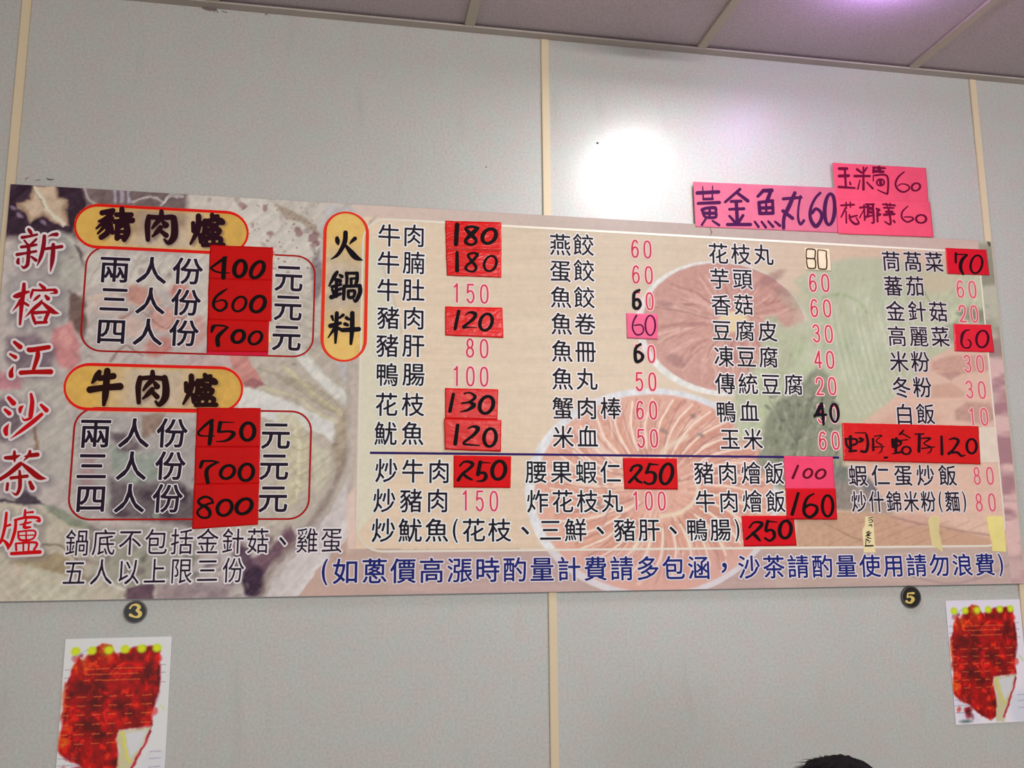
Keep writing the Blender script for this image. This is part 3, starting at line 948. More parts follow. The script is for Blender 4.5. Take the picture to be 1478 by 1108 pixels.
# --- right: wooden table, plates of sliced meat, cabbage, raw ham
FR = rect_px((518, 560), (1432, 560), (726, 324.2), (860, 794.5))
MX0, MX1, MZ0, MZ1 = FR
inside = (GX > MX0) & (GX < MX1) & (GZ > MZ0) & (GZ < MZ1)
right = np.clip((cv.x - (505 - (cv.y - 450) * .02)) / 6, 0, 1) * (cv.y > 280)
leftx = np.where(cv.y > 795, 2000, 0)
cv.sk = .9
fd = (fbm(PX, PY, 6.5, 14) - .5) * 18 + (fbm(PX * .5 + PY * .6, PY * .25, 4.5, 19) - .5) * 24
cv.c += fd[:, None] * np.array([1, .97, .92])
blotch(100, 460, 270, 860, 160, [(190, 184, 176), (112, 98, 96), (176, 150, 142), (150, 140, 126), (92, 78, 82)], 2, 7, .35, 2, 41)
cv.x = PX + (fbm(PX, PY, 9, 3) - .5) * 1.6
cv.y = PY + (fbm(PX, PY, 9, 8) - .5) * 1.6
mask = right * (1 - (cv.y > 792) * 1.0)
idx = np.nonzero(mask > 0)[0]
xx, yy = cv.x0[idx], cv.y0[idx]
gr = fbm(xx * .06, yy, 3.2, 2, 3) * .6 + fbm(xx * .03, yy, 9, 5, 2) * .4
t = np.clip((xx - 1080) / 320, 0, 1) * .8 + np.clip((yy - 600) / 200, 0, 1) * .25
A_, B_ = np.array([214, 195, 172.]), np.array([200, 166, 142.])
wood = A_[None] * (1 - t[:, None]) + B_[None] * t[:, None]
wood = wood * (1 + (gr - .5) * .09)[:, None]
# the board's border (outside the white frame) is tinted mauve
bd = ~inside[idx]
wood[bd] = wood[bd] * .45 + np.array([188, 168, 168.]) * .55
cv.c[idx] = cv.c[idx] * (1 - mask[idx][:, None]) + wood * mask[idx][:, None]
low = np.nonzero((cv.y0 > 792) & (cv.x > 500))[0]
gr = fbm(cv.x0[low] * .08, cv.y0[low], 3.5, 4, 3)
cv.c[low] = np.array([182, 160, 150.])[None] * (1 + (gr - .5) * .10)[:, None]
cv.poly([(424, 872), (460, 820), (512, 795), (560, 792), (560, 885), (424, 885)], (176, 152, 142), 1, 1.8)
# bowl rim curve seen behind the first column
cv.poly([(516, 700), (520, 330), (534, 334), (552, 380), (572, 440), (582, 500), (584, 570), (574, 640), (556, 700), (536, 745), (518, 768)], (205, 200, 180), .95, 1.6)
cv.line([(552, 384), (568, 430), (579, 480)], 2, (170, 158, 140), .5, 2)
cv.poly([(500, 340), (521, 325), (519, 500), (513, 700), (500, 720)], (168, 160, 152), .75, 3)
cv.poly([(533, 318), (545, 310), (522, 345), (520, 420)], (176, 166, 158), .8, 2)
# plate one: thin slices in a fan
cv.ell(1042, 474, 125, 97, (224, 222, 216), 1, .8, 9)
cv.ell(1046, 472, 119, 92, (198, 152, 140), 1, 1.2, 9)
PC = (1058, 463)
q = np.random.RandomState(11)
for k in range(190):
    a = q.uniform(0, 2 * math.pi)
    r0_, r1_ = q.uniform(22, 60), q.uniform(70, 116)
    b = a + q.uniform(-.16, .16)
    P = [(PC[0] + r0_ * math.cos(a) * 1.05, PC[1] + r0_ * math.sin(a) * .8),
         (PC[0] + (r0_ + r1_) / 2 * math.cos((a + b) / 2 + .05) * 1.05, PC[1] + (r0_ + r1_) / 2 * math.sin((a + b) / 2 + .05) * .8),
         (PC[0] + r1_ * math.cos(b) * 1.05, PC[1] + r1_ * math.sin(b) * .8)]
    if ((P[-1][0] - 1046) / 114) ** 2 + ((P[-1][1] - 472) / 86) ** 2 > 1: continue
    cv.line(P, q.uniform(1.0, 4.5), [(220, 180, 164), (168, 122, 114), (206, 158, 144), (182, 132, 124), (212, 170, 156)][q.randint(5)], q.uniform(.35, .8), 1.0)
cv.ell(1058, 464, 22, 15, (228, 208, 166), .95, 3)
for p in ((1112, 402, 22, 7, -30), (1128, 420, 16, 6, 30), (960, 440, 10, 5, 20), (975, 520, 14, 8, 30)):
    cv.ell(*p[:4], (150, 110, 108), .5, 3, p[4])
# plate two: big fan of pale slices
cv.ell(941, 712, 183, 152, (214, 214, 216), 1, 1.0, 2)
cv.ell(944, 712, 172, 143, (216, 168, 150), 1, 1.4, 2)
for k in range(260):
    a = q.uniform(0, 2 * math.pi)
    r0_ = q.uniform(30, 90); r1_ = q.uniform(110, 166)
    b = a + q.uniform(.10, .35)
    f_ = lambda r, t_: (948 + r * math.cos(t_) * 1.02, 704 + r * math.sin(t_) * .85)
    P = [f_(r0_, a), f_((r0_ + r1_) / 2, (a + b) / 2 - .06), f_(r1_, b)]
    if ((P[-1][0] - 944) / 168) ** 2 + ((P[-1][1] - 712) / 138) ** 2 > 1: continue
    cv.line(P, q.uniform(1.5, 6), [(236, 212, 194), (202, 148, 132), (226, 188, 168), (210, 158, 140), (190, 138, 126)][q.randint(5)], q.uniform(.4, .85), 1.0)
for k in range(33):
    a = -3.1 + k * .19
    P = [f_(70, a), f_(110, a + .05), f_(150, a + .16)]
    cv.line(P, 3.2, (240, 216, 198), .95, .8)
    cv.line([f_(66, a + .07), f_(110, a + .11), f_(150, a + .2)], 8, (204, 146, 126), .6, 2)
    cv.line([f_(60, a + .15), f_(100, a + .165), f_(150, a + .235)], 1.4, (160, 110, 100), .6, 1)
cv.line([(845, 620), (870, 650), (905, 668), (930, 690)], 9, (226, 206, 190), .8, 3)
cv.line([(990, 630), (960, 648), (950, 672)], 8, (226, 206, 186), .8, 3)
cv.line([(955, 745), (985, 738), (1006, 716), (1004, 690)], 6, (228, 212, 186), .8, 2)
cv.line([(858, 690), (880, 720), (870, 760)], 4, (176, 132, 124), .5, 2)
for p in ((958, 622, 6, 3), (1012, 628, 5, 3), (864, 728, 6, 3), (1000, 600, 4, 3)): cv.ell(*p, (130, 112, 108), .7, 2, 30)
# below the frame the print is tinted mauve
i2 = np.nonzero((~inside) & (cv.y0 > 780) & (cv.x0 > 560) & (cv.x0 < 1120))[0]
cv.c[i2] = cv.c[i2] * .80 + np.array([182, 142, 152.]) * .20
# cabbage
cv.poly([(1146, 405), (1180, 384), (1230, 372), (1290, 372), (1330, 392), (1385, 392), (1424, 382), (1432, 480), (1400, 505), (1320, 556), (1240, 612), (1190, 650), (1110, 650), (1062, 620), (1058, 560), (1096, 520), (1104, 458), (1118, 455), (1132, 472), (1168, 462), (1160, 440), (1166, 432)], (182, 186, 158), .95, 5)
blotch(1140, 1420, 385, 560, 60, [(170, 184, 148), (198, 202, 178), (186, 190, 160), (176, 186, 160)], 8, 30, .4, 7, 21)
blotch(1060, 1180, 480, 640, 24, [(176, 188, 150), (196, 200, 172), (184, 196, 160)], 8, 22, .5, 5, 22)
for k in range(14):
    x = 1196 + k * 9
    cv.line([(x, 430 + (k % 3) * 12), (x + 10, 490), (x + 28, 560), (x + 44 - k, 598 - 3 * k)], 3.5, (204, 206, 186), .5, 2.5)
for k in range(10):
    x = 1200 + k * 12
    cv.line([(x, 440), (x + 12, 500), (x + 26, 556)], 1.6, (160, 170, 140), .35, 1.5)
cv.line([(1186, 430), (1215, 425), (1240, 436), (1250, 450)], 4, (150, 172, 126), .5, 3)
cv.poly([(1330, 392), (1392, 396), (1372, 420), (1340, 425), (1322, 405)], (196, 176, 150), .6, 5)
cv.line([(1333, 420), (1338, 428), (1342, 436)], 2, (130, 140, 110), .7, 1.5)
cv.line([(1362, 440), (1372, 424), (1388, 408)], 5, (160, 166, 136), .5, 3)
cv.poly([(1100, 640), (1104, 606), (1122, 578), (1150, 566), (1168, 540), (1184, 530), (1196, 540), (1206, 580), (1214, 640), (1218, 672), (1262, 690), (1282, 712), (1262, 728), (1214, 724), (1170, 706), (1120, 704), (1092, 668)], (138, 142, 122), .95, 4)
blotch(1105, 1210, 560, 690, 150, [(122, 126, 108), (156, 160, 140), (134, 138, 120), (104, 106, 94)], 2, 6, .6, 1.2, 31)
for k in range(12): cv.line([(1150, 640), (1110 + k * 7, 575 + (k % 3) * 4)], 1.1, (108, 112, 96), .5, 1)
cv.line([(1150, 638), (1190, 624), (1206, 628)], 1.6, (164, 156, 146), .6, 1)
cv.poly([(1196, 668), (1270, 690), (1284, 715), (1240, 735), (1206, 735)], (124, 126, 120), .9, 3)
cv.poly([(1244, 690), (1278, 702), (1284, 726), (1250, 716)], (104, 96, 104), .7, 4)
cv.poly([(1380, 452), (1400, 442), (1432, 450), (1432, 470), (1395, 462)], (128, 130, 112), .8, 4)
cv.poly([(1366, 470), (1384, 462), (1380, 495), (1362, 490)], (136, 140, 122), .6, 4)
# ham
cv.poly([(1232, 622), (1262, 598), (1300, 566), (1345, 516), (1378, 500), (1432, 488), (1436, 560), (1442, 640), (1450, 760), (1450, 792), (1400, 772), (1330, 752), (1286, 744), (1262, 700), (1240, 670)], (212, 178, 160), .97, 2.5)
cv.poly([(1345, 522), (1375, 512), (1426, 512), (1428, 534), (1380, 540), (1345, 534)], (190, 148, 134), .8, 3)
cv.poly([(1352, 538), (1392, 536), (1372, 549)], (178, 136, 126), .8, 2)
cv.poly([(1345, 556), (1372, 552), (1394, 566), (1388, 574), (1345, 574)], (196, 156, 138), .8, 2.5)
cv.poly([(1378, 592), (1396, 580), (1428, 582), (1440, 604), (1420, 612), (1380, 606)], (182, 142, 130), .85, 3)
cv.line([(1290, 578), (1340, 577), (1380, 576), (1430, 574)], 1.6, (226, 180, 162), .8, 1.5)
cv.poly([(1248, 618), (1300, 590), (1360, 600), (1350, 615)], (202, 160, 142), .6, 5)
cv.poly([(1284, 742), (1330, 742), (1390, 765), (1428, 782), (1380, 780), (1330, 762), (1290, 760)], (198, 158, 142), .8, 3)
cv.line([(1280, 744), (1330, 756), (1350, 758), (1385, 766), (1428, 772)], 2.2, (140, 104, 98), .6, 2)
cv.poly([(1212, 738), (1284, 742), (1300, 758), (1350, 760), (1428, 776), (1432, 790), (1150, 790), (1150, 750)], (190, 152, 128), .9, 2.5)
for k in range(7): cv.line([(1160 + 30 * k, 790), (1200 + 32 * k, 768), (1250 + 30 * k, 752)], 1.1, (160, 122, 100), .4, 1)
cv.line([(1190, 755), (1220, 770), (1250, 782)], 1.4, (140, 108, 90), .6, 1.2)
cv.poly([(1206, 694), (1240, 700), (1284, 728), (1290, 742), (1230, 738), (1206, 730)], (150, 134, 124), .7, 3)
# fine texture of the food itself (not of the table)
rel = cv.c[idx] - wood
dm_ = np.clip((np.abs(rel).sum(1) - 22) / 30, 0, 1)
grn = np.clip((rel[:, 1] - rel[:, 0] - 4) / 14, 0, 1)
n1 = (fbm(xx, yy, 5, 51) - .5) * 26
n2 = (fbm(xx * 1.0 + yy * .25, yy * .22, 5, 53) - .5) * 60
cv.c[idx] += (dm_ * (n1 * .8 + n2 * grn * .55))[:, None] * np.array([1, .95, .9])
# strip to the right of the frame
i3 = np.nonzero((GX > MX1) & (cv.y0 > 330))[0]
s_ = fbm(cv.x0[i3] * .4, cv.y0[i3], 22, 6, 3)[:, None]
tt_ = np.clip((cv.y0[i3] - 470) / 60, 0, 1)[:, None]
c1_ = np.array([178, 176, 158.]) * (1 - tt_) + np.array([206, 172, 168.]) * tt_
c2_ = np.array([140, 138, 122.]) * (1 - tt_) + np.array([160, 120, 126.]) * tt_
cv.c[i3] = c1_ * (1 - np.clip((s_ - .45) * 5, 0, 1)) + c2_ * np.clip((s_ - .45) * 5, 0, 1)
cv.poly([(1120, 862), (1250, 835), (1330, 838), (1420, 820), (1440, 800), (1480, 798), (1480, 870), (1120, 870)], (178, 152, 148), .5, 4)
cv.line([(1310, 830), (1370, 842), (1420, 832), (1455, 815)], 2.5, (140, 116, 116), .5, 2)

il = np.nonzero(cv.x0 < 512)[0]
lo_ = np.array([150, 142, 138.])
cv.c[il] = lo_ + (cv.c[il] - lo_) * 1.18
# soft printed shadow behind the calligraphy (it is in the artwork, falling to the right)
for S, dx, dy, w, a, c in [(s, 3, 3, 14, .50, (84, 76, 86)) for s in S_title] + [(S_pork, 2.5, 2, 4, .55, (70, 55, 60)), (S_beef, 2.0, 2, 4, .45, (80, 62, 62))]:
    X_ = [p for st in S for p in st]
    i = cv.near(min(p[0] for p in X_), max(p[0] for p in X_), min(p[1] for p in X_), max(p[1] for p in X_), w * 2)
    dm = np.full(len(i), 1e9)
    for st in S:
        P = [(p[0] + dx, p[1] + dy) for p in st[::3]] + [(st[-1][0] + dx, st[-1][1] + dy)]
        dm = np.minimum(dm, cv.seg(i, P))
    if w > 10: cv.mix(i, a * np.clip(1 - dm / w, 0, 1), c)


# gold title plates: gold ends, the photo showing through the middle
def plate(R_, vertical, extra=None):
    X0_, X1_, Z0_, Z1_ = R_
    r = min(X1_ - X0_, Z1_ - Z0_) / 2
    if vertical:
        d = np.hypot(GX - (X0_ + X1_) / 2, GZ - np.clip(GZ, Z0_ + r, Z1_ - r))
        u = np.abs(GZ - (Z0_ + Z1_) / 2) / ((Z1_ - Z0_) / 2)
    else:
        d = np.hypot(GZ - (Z0_ + Z1_) / 2, GX - np.clip(GX, X0_ + r, X1_ - r))
        u = np.abs(GX - (X0_ + X1_) / 2) / ((X1_ - X0_) / 2)
    i = np.nonzero(d < r)[0]
    dd = d[i] / r
    k = np.clip((u[i] - .25) / .45, 0, 1)
    k = np.maximum(k, np.clip((dd - .72) / .2, 0, 1) * .75)
    gold = np.array([206, 164, 84.]) if not vertical else np.array([218, 178, 104.])
    if not vertical:
        gold = gold * .94
    mid = cv.c[i] * .45 + np.array([190, 164, 128.]) * .55
    col = mid * (1 - k[:, None]) + gold * k[:, None]
    e = np.clip((dd - .86) / .10, 0, 1)[:, None]
    col = col * (1 - e * .6) + np.array([222, 120, 70.]) * e * .6
    col *= (1 + (fbm(cv.x0[i], cv.y0[i], 9, 12) - .5) * .12)[:, None]
    cv.c[i] = col


R_p1 = rect_px((107, 323), (359, 335), (135, 293.5), (135, 358.5))
R_p2 = rect_px((92, 555), (351, 560), (128, 523.5), (128, 592.5))
R_p3 = rect_px((464.3, 424), (531.3, 406), (501, 305.3), (496.5, 522))
for R_, vt in ((R_p1, 0), (R_p2, 0), (R_p3, 1)): plate(R_, vt)
for S, dx, dy, w, a, c in ((S_pork, 2.5, 2, 6, .65, (84, 66, 66)), (S_beef, 2.0, 2, 6, .5, (92, 72, 66))):
    X_ = [p for st in S for p in st]
    i = cv.near(min(p[0] for p in X_), max(p[0] for p in X_), min(p[1] for p in X_), max(p[1] for p in X_), w * 2)
    dm = np.full(len(i), 1e9)
    for st in S:
        dm = np.minimum(dm, cv.seg(i, [(p[0] + dx, p[1] + dy) for p in st[::2]]))
    cv.mix(i, a * np.clip(1 - dm / w, 0, 1), c)
cv.grain(.022, 7, 3)
cv.grain(.02, 2.2, 5)


def painted_grid(name, gx_, gz_, Y, cols, parent, rough, spec, disp=None):
    nx_, nz_ = len(gx_), len(gz_)
    A, B = np.meshgrid(gx_, gz_)
    co = np.empty((nx_ * nz_, 3), np.float32)
    co[:, 0] = A.ravel(); co[:, 2] = B.ravel(); co[:, 1] = Y
    if disp is not None: co[:, 1] -= disp
    i = (np.arange(nz_ - 1)[:, None] * nx_ + np.arange(nx_ - 1)[None, :]).ravel()
    F = np.stack([i, i + 1, i + nx_ + 1, i + nx_], 1).astype(np.int32)
    me = bpy.data.meshes.new(name)
    me.vertices.add(len(co)); me.vertices.foreach_set('co', co.ravel())
    me.loops.add(F.size); me.loops.foreach_set('vertex_index', F.ravel())
    me.polygons.add(len(F))
    me.polygons.foreach_set('loop_start', np.arange(0, F.size, 4, dtype=np.int32))
    me.update(calc_edges=True)
    at = me.color_attributes.new('print', 'FLOAT_COLOR', 'POINT')
    rgba = np.ones((len(co), 4), np.float32)
    rgba[:, :3] = cols
    at.data.foreach_set('color', rgba.ravel())
    m, nt, b = new_mat(name)
    va = nt.nodes.new('ShaderNodeVertexColor'); va.layer_name = 'print'
    nt.links.new(va.outputs[0], b.inputs['Base Color'])
    b.inputs['Roughness'].default_value = rough
    b.inputs['Specular IOR Level'].default_value = spec
    return link(name, me, parent, m)


def albedo(c, px, py):
    return np.clip((lin(np.clip(c, 0, 255)) - .62 * gloss(px, py)[:, None]) / illum(px, py)[:, None], .004, .92)


painted_grid('printed_picture', gx, gz, YB, albedo(cv.c, PX, PY), board, .40, .34)
box('panel', (BX0 - .0006, BX1 + .0006, YB + .0003, YB + .0045, BZ0 - .0006, BZ1 + .0006),
    plain('board_plastic', (.42, .34, .38, 1), .5, .3), board)

# ------------------------------------------------------------------ frames and rules printed on the board
YL = YB - .0003
red1 = ink('red_outline_print', refl((200, 34, 26), (250, 440)))
red2 = ink('dark_red_outline_print', refl((150, 24, 34), (300, 560)))
red3 = ink('orange_red_outline_print', refl((212, 50, 36), (490, 410)))
px_ = .0017
R_b1 = rect_px((118.5, 440), (454.5, 440), (396, 366.5), (137, 507.5))
R_b2 = rect_px((101, 680), (449.5, 650), (380, 591.5), (121, 751))
ring('price_frame', R_b1, .046, .0040, red2, YL)
ring('price_frame', R_b2, .046, .0042, red2, YL)
ring('title_plate_outline', R_p1, (R_p1[3] - R_p1[2]) / 2, .0068, red1, YL - .0002, None, .0042)
ring('title_plate_outline', R_p2, (R_p2[3] - R_p2[2]) / 2, .0068, red1, YL - .0002, None, .0042)
ring('title_plate_outline', R_p3, (R_p3[1] - R_p3[0]) / 2, .0042, red3, YL - .0002, None, .0075)
cream = ink('cream_outline_print', refl((238, 230, 216), (900, 560)))
ring('menu_frame', FR, .060, .0052, cream, YL, None, .0045)
xa, za = w1(534, 653.2, YB); xb, zb = w1(1211, 660.5, YB)
me = pymesh('dividing_rule', [(xa, YL, za - .0028), (xb, YL, za - .0028), (xb, YL, za + .0026), (xa, YL, za + .0026)], [(0, 1, 2, 3)])
link('dividing_rule', me, board, ink('navy_rule_print', refl((52, 36, 98), (860, 655))))

# ------------------------------------------------------------------ printed lettering
BLK = (38, 30, 42)
NAVY = (40, 46, 100)


def halo_at(x):
    return (202, 192, 196) if x < 300 else (206, 198, 200) if x < 500 else (232, 226, 228) if x < 760 else (236, 228, 230) if x < 1150 else (214, 204, 206)


def T(s, L, R, h, cw, col=BLK, **k):
    return printed('dish_name', s, L, R, h, cw, col, halo_at((L[0] + R[0]) / 2), bold=.0005, **k)


def D(s, L, R, h=26, w=11.5, col=(204, 62, 78), hal=None):
    x = (L[0] + R[0]) / 2
    if x > 1290: col = (206, 86, 96)
    return printed('printed_price', s, L, R, h, w, col, hal or ((244, 196, 200) if x < 1290 else (226, 178, 178)), bold=0, hb=.0028, digits=True)


for s, L, R, h, cw in (
    ('兩人份', (144, 388.8), (292, 393), 38, 43), ('三人份', (144, 432), (289, 438), 38, 42), ('四人份', (139.5, 478), (286, 482), 38, 42),
    ('兩人份', (115.5, 625.7), (270, 626), 42, 44), ('三人份', (111, 673), (267, 673), 41, 43), ('四人份', (109.5, 720), (263, 720), 41, 43)):
    printed('portion_line', s, L, R, h, cw, BLK, halo_at(L[0]), bold=.0011)
for x, y, h, cw in ((416.7, 401, 39, 40), (415.5, 443.5, 38.5, 40), (413.5, 487, 38.5, 41), (398, 628.6, 39.5, 41), (395.5, 673.5, 39.5, 41), (394, 720, 40, 41)):
    printed('yuan_sign', '元', (x - cw / 2, y), (x + cw / 2, y), h, cw, BLK, halo_at(x), bold=.0011)
printed('note_line', '鍋底不包括金針菇、雞蛋', (95, 784), (493.7, 780), 37, 31.5, BLK, halo_at(250), bold=.0001)
printed('note_line', '五人以上限三份', (91, 827), (352, 823), 37, 31.5, BLK, halo_at(250), bold=.0001)
printed('notice_line', '(如蔥價高漲時酌量計費請多包涵，沙茶請酌量使用請勿浪費)', (461, 825.5), (1450, 815), 34, 32, (36, 42, 108), (214, 204, 210), bold=.0007)

for s, L, R, h in (('牛肉', (545.8, 339.7), (613.3, 341.7), 32), ('牛腩', (544.8, 379), (613, 380.7), 32.5), ('牛肚', (544.2, 418.7), (612.5, 420), 32.5),
                   ('豬肉', (544.8, 458.6), (613, 460.4), 32.5), ('豬肝', (543.4, 499), (612.3, 500), 33), ('鴨腸', (542.7, 540.8), (612.6, 541.4), 33),
                   ('花枝', (541.9, 584), (611.8, 584.9), 33.5), ('魷魚', (540.8, 626), (611, 626.5), 33.5)):
    T(s, L, R, h, 31.5)
GREY = (68, 64, 82)
for s, L, R, h, c in (('燕餃', (793.7, 353), (856.7, 354.8), 31, (92, 88, 104)), ('蛋餃', (794, 391), (857.6, 392), 31, (88, 84, 100)), ('魚餃', (794.7, 429), (858, 430.6), 30.5, (80, 76, 94)),
                      ('魚卷', (795.6, 467.5), (859, 468.7), 31, (72, 68, 86)), ('魚冊', (796.4, 506.8), (859.8, 508), 31, (64, 60, 78)), ('魚丸', (797, 547), (861.5, 548), 31.5, (56, 50, 68)),
                      ('蟹肉棒', (797.5, 589.4), (896, 590), 31.5, (50, 44, 60)), ('米血', (798, 631), (862.8, 631), 32, (48, 42, 58))):
    T(s, L, R, h, 29.5, BLK if True else c)
for s, L, R, h in (('花枝丸', (1022.7, 365.8), (1115.3, 369), 29.5), ('芋頭', (1024.7, 402.3), (1085.3, 404), 29.5), ('香菇', (1026.8, 440.3), (1086.9, 441), 29.5),
                   ('豆腐皮', (1028, 477), (1121.5, 479), 29.5), ('凍豆腐', (1030.9, 514.5), (1123, 516.6), 30), ('傳統豆腐', (1032.5, 553.7), (1158.8, 556), 30),
                   ('鴨血', (1033.8, 594.6), (1095, 594.7), 30.5), ('玉米', (1039.8, 634), (1100.4, 634.5), 30.5)):
    T(s, L, R, h, 27.5)
for s, L, R, h in (('茼萵菜', (1272.9, 377), (1361, 379.5), 28.5), ('蕃茄', (1275.9, 412.7), (1333.5, 414), 28.5), ('金針菇', (1279, 449), (1367, 451), 29),
                   ('高麗菜', (1281.4, 485.2), (1370, 487), 29), ('米粉', (1284.3, 522), (1341, 523), 29.5), ('冬粉', (1287.8, 559.3), (1343.9, 559.7), 29.5), ('白飯', (1292, 598), (1348.6, 598), 29.5)):
    T(s, L, R, h, 26)
T('炒牛肉', (541.9, 679.6), (649.3, 681), 34, 31.5)
T('炒豬肉', (538.9, 723), (647.2, 723), 34, 31.5)
T('炒魷魚(花枝、三鮮、豬肝、鴨腸)', (536.6, 766), (1070, 765), 33, 31.5)
T('腰果蝦仁', (758.8, 681.5), (896, 682), 32.5, 30)
T('炸花枝丸', (760.8, 724), (898, 724), 32.5, 30)
T('豬肉燴飯', (1002, 683), (1131, 683.5), 32, 27.5)
T('牛肉燴飯', (1003.8, 724), (1133, 724), 32, 27.5)
T('蝦仁蛋炒飯', (1225, 686.6), (1380, 686.6), 30, 25.5)
T('炒什錦米粉(麵)', (1229, 724.3), (1396, 724), 30, 21)

D('150', (659, 422.6), (699, 424.3), 28, 12.5); D('80', (678.4, 502), (698.7, 503), 28, 12.5); D('100', (659, 542.5), (698.7, 543.5), 29, 12.5)
D('60', (916.4, 359), (934.4, 360)); D('60', (917.7, 396), (936.3, 397)); D('50', (919.6, 434), (937.6, 434.7)); D('50', (921.5, 510), (940, 510.8))
D('50', (922.7, 550.4), (941.5, 550.7), 27); D('60', (923.6, 591.8), (942.7, 592), 27); D('50', (925, 632.4), (943.9, 632.4), 27)
D('60', (1173, 408), (1191, 408.4)); D('60', (1175, 444.5), (1193.6, 445)); D('30', (1177.8, 481), (1196, 481.8)); D('40', (1180.6, 518.7), (1198, 519.2))
D('20', (1182.7, 557), (1201, 557)); D('50', (1185, 597.5), (1204, 597.5)); D('60', (1187.2, 635.8), (1206, 635.8), 26.5)
D('60', (1385.8, 417), (1403.3, 417.8), 25, 11); D('20', (1389, 452.5), (1406, 453), 25, 11); D('30', (1396, 524.8), (1414.4, 525), 25.5, 11)
D('30', (1398.8, 562), (1417, 562.8), 25.5, 11); D('10', (1403, 601), (1420.4, 601.3), 25.5, 11)
D('150', (671.8, 722), (712.8, 723), 30, 12.5); D('100', (917.8, 722.4), (955, 722.8), 28, 11.5)
D('80', (1409.8, 686.5), (1428.6, 686.5), 26, 10.5); D('80', (1412.8, 724.8), (1431.6, 724.8), 26.5, 10.5)


def stroke_obj(name, sts, Yf, col, parent, grow=0, layer=0, rough=.55, cell=.4):
    P, f3 = stroke_layer(sts, Yf, grow, layer, cell)
    c = sts[0][0]
    m = ink('drawn_' + name, refl(col, (int(c[0] // 60) * 60 + 30, int(c[1] // 60) * 60 + 30)), rough)
    return link(name, polys_mesh(name, [(P, f3, 0)]), parent, m)


for k, S in enumerate(S_title):
    a = stroke_obj('title_outline', S, flat(YB), (190, 180, 182), board, 3.4, .00030 + .00004 * (k % 2), .45, .6)
    b = stroke_obj('title_lettering', S, flat(YB), [(116, 16, 32), (140, 18, 30), (150, 18, 28), (168, 20, 32), (132, 16, 28), (176, 20, 30)][k], board, 0, .0007)
stroke_obj('heading_lettering', S_pork, flat(YB), (42, 14, 30), board, 1.15, .0007)
stroke_obj('heading_lettering', S_beef, flat(YB), (44, 16, 30), board, 1.15, .0007)
stroke_obj('heading_lettering', S_pot, flat(YB), (28, 18, 30), board, .35, .0007)
for o_, s_, sp in (((895, 410), 9.23, "255,80,35 190,120,45 180,220,42 185,300,45 230,325,42 270,270,42 240,205,40 195,220,30"),
                   ((895, 410), 9.23, "270,800,35 210,850,42 200,950,45 220,1030,45 280,1010,45 300,950,42 240,900,35 200,930,30"),
                   ((1165, 575), 22.17, "460,160,90 400,280,130 330,430,120 230,590,60/240,540,90 420,510,110 600,520,80/470,200,80 500,500,100 520,820,80/O 870,460,125,290,-3,85")):
    stroke_obj('marker_price', strokes(o_[0], o_[1], s_, sp), flat(YB), (36, 26, 40), board, 0, .0010)

# ------------------------------------------------------------------ paper price stickers
def wave_fn(seed, amp):
    def g(X, Z):
        x, z = np.asarray(X) * 1000, np.asarray(Z) * 1000
        return (vnoise(x, z, 26, seed) * .6 + np.abs(vnoise(x * .5 + z * .2, z, 13, seed + 5) - .5) * .9) * amp
    return g


def sticker(name, Q, rgb, label, cat, ink_spec=None, ink_rgb=(30, 14, 26), Y=YB - .0010, amp=.0003, rough=.55, spec=.12, group=None,
            crinkle=.0, seed=1, curl=0.0, ink_name='written_price', wob=.35):
    """Q: surveyed corners TL TR BR BL; thin paper slab with slight buckling"""
    q = np.array(Q, float)
    X, Z = on_wall(q[:, 0], q[:, 1], YB)
    C = np.stack([X, Z], 1)
    cx, cz = C.mean(0)
    wid = np.hypot(*(C[1] - C[0])); hei = np.hypot(*(C[3] - C[0]))
    nu, nv = max(4, int(wid / .004)), max(4, int(hei / .004))
    wf = wave_fn(seed, amp)
    V, F = [], []
    rr_ = np.random.RandomState(seed * 7 + 3)
    for j in range(nv + 1):
        for i in range(nu + 1):
            u, v_ = i / nu, j / nv
            p = C[0] * (1 - u) * (1 - v_) + C[1] * u * (1 - v_) + C[2] * u * v_ + C[3] * (1 - u) * v_
            if i in (0, nu): p = p + np.array([1, 0]) * (vnoise(j * 1.0, seed, 2.2, 4) - .5) * .002 * wob
            if j in (0, nv): p = p + np.array([0, 1]) * (vnoise(i * 1.0, seed + 3, 3.2, 4) - .5) * .002 * wob
            V.append((p[0], Y - float(wf(p[0], p[1])), p[1]))
    n1 = len(V)
    for a in V[:n1]:
        V.append((a[0], a[1] + .00035, a[2]))
    r = nu + 1
    for j in range(nv):
        for i in range(nu):
            a = j * r + i
            F.append((a, a + r, a + r + 1, a + 1))
            F.append((n1 + a, n1 + a + 1, n1 + a + r + 1, n1 + a + r))
    for i in range(nu):
        F.append((i, i + 1, n1 + i + 1, n1 + i)); a = nv * r + i; F.append((a + 1, a, n1 + a, n1 + a + 1))
    for j in range(nv):
        a = j * r; F.append((a + r, a, n1 + a, n1 + a + r)); a = j * r + nu; F.append((a, a + r, n1 + a + r, n1 + a))
    cpx = q.mean(0)
    root = empty(name, (float(cx), Y, float(C[:, 1].min())), label, cat, group)
    m = sheet(rgb, cpx, rough, spec, crinkle)
    link('paper', pymesh('paper', V, F, None, True), root, m)
    if ink_spec:
        for k, (ox, oy, s, sp) in enumerate(ink_spec):
            sts = strokes(ox, oy, s, sp)
            stroke_obj(ink_name, sts, lambda a, b: Y - wf(a, b), ink_rgb, root, .12, .00035, .55)
    return root


_sh = {}


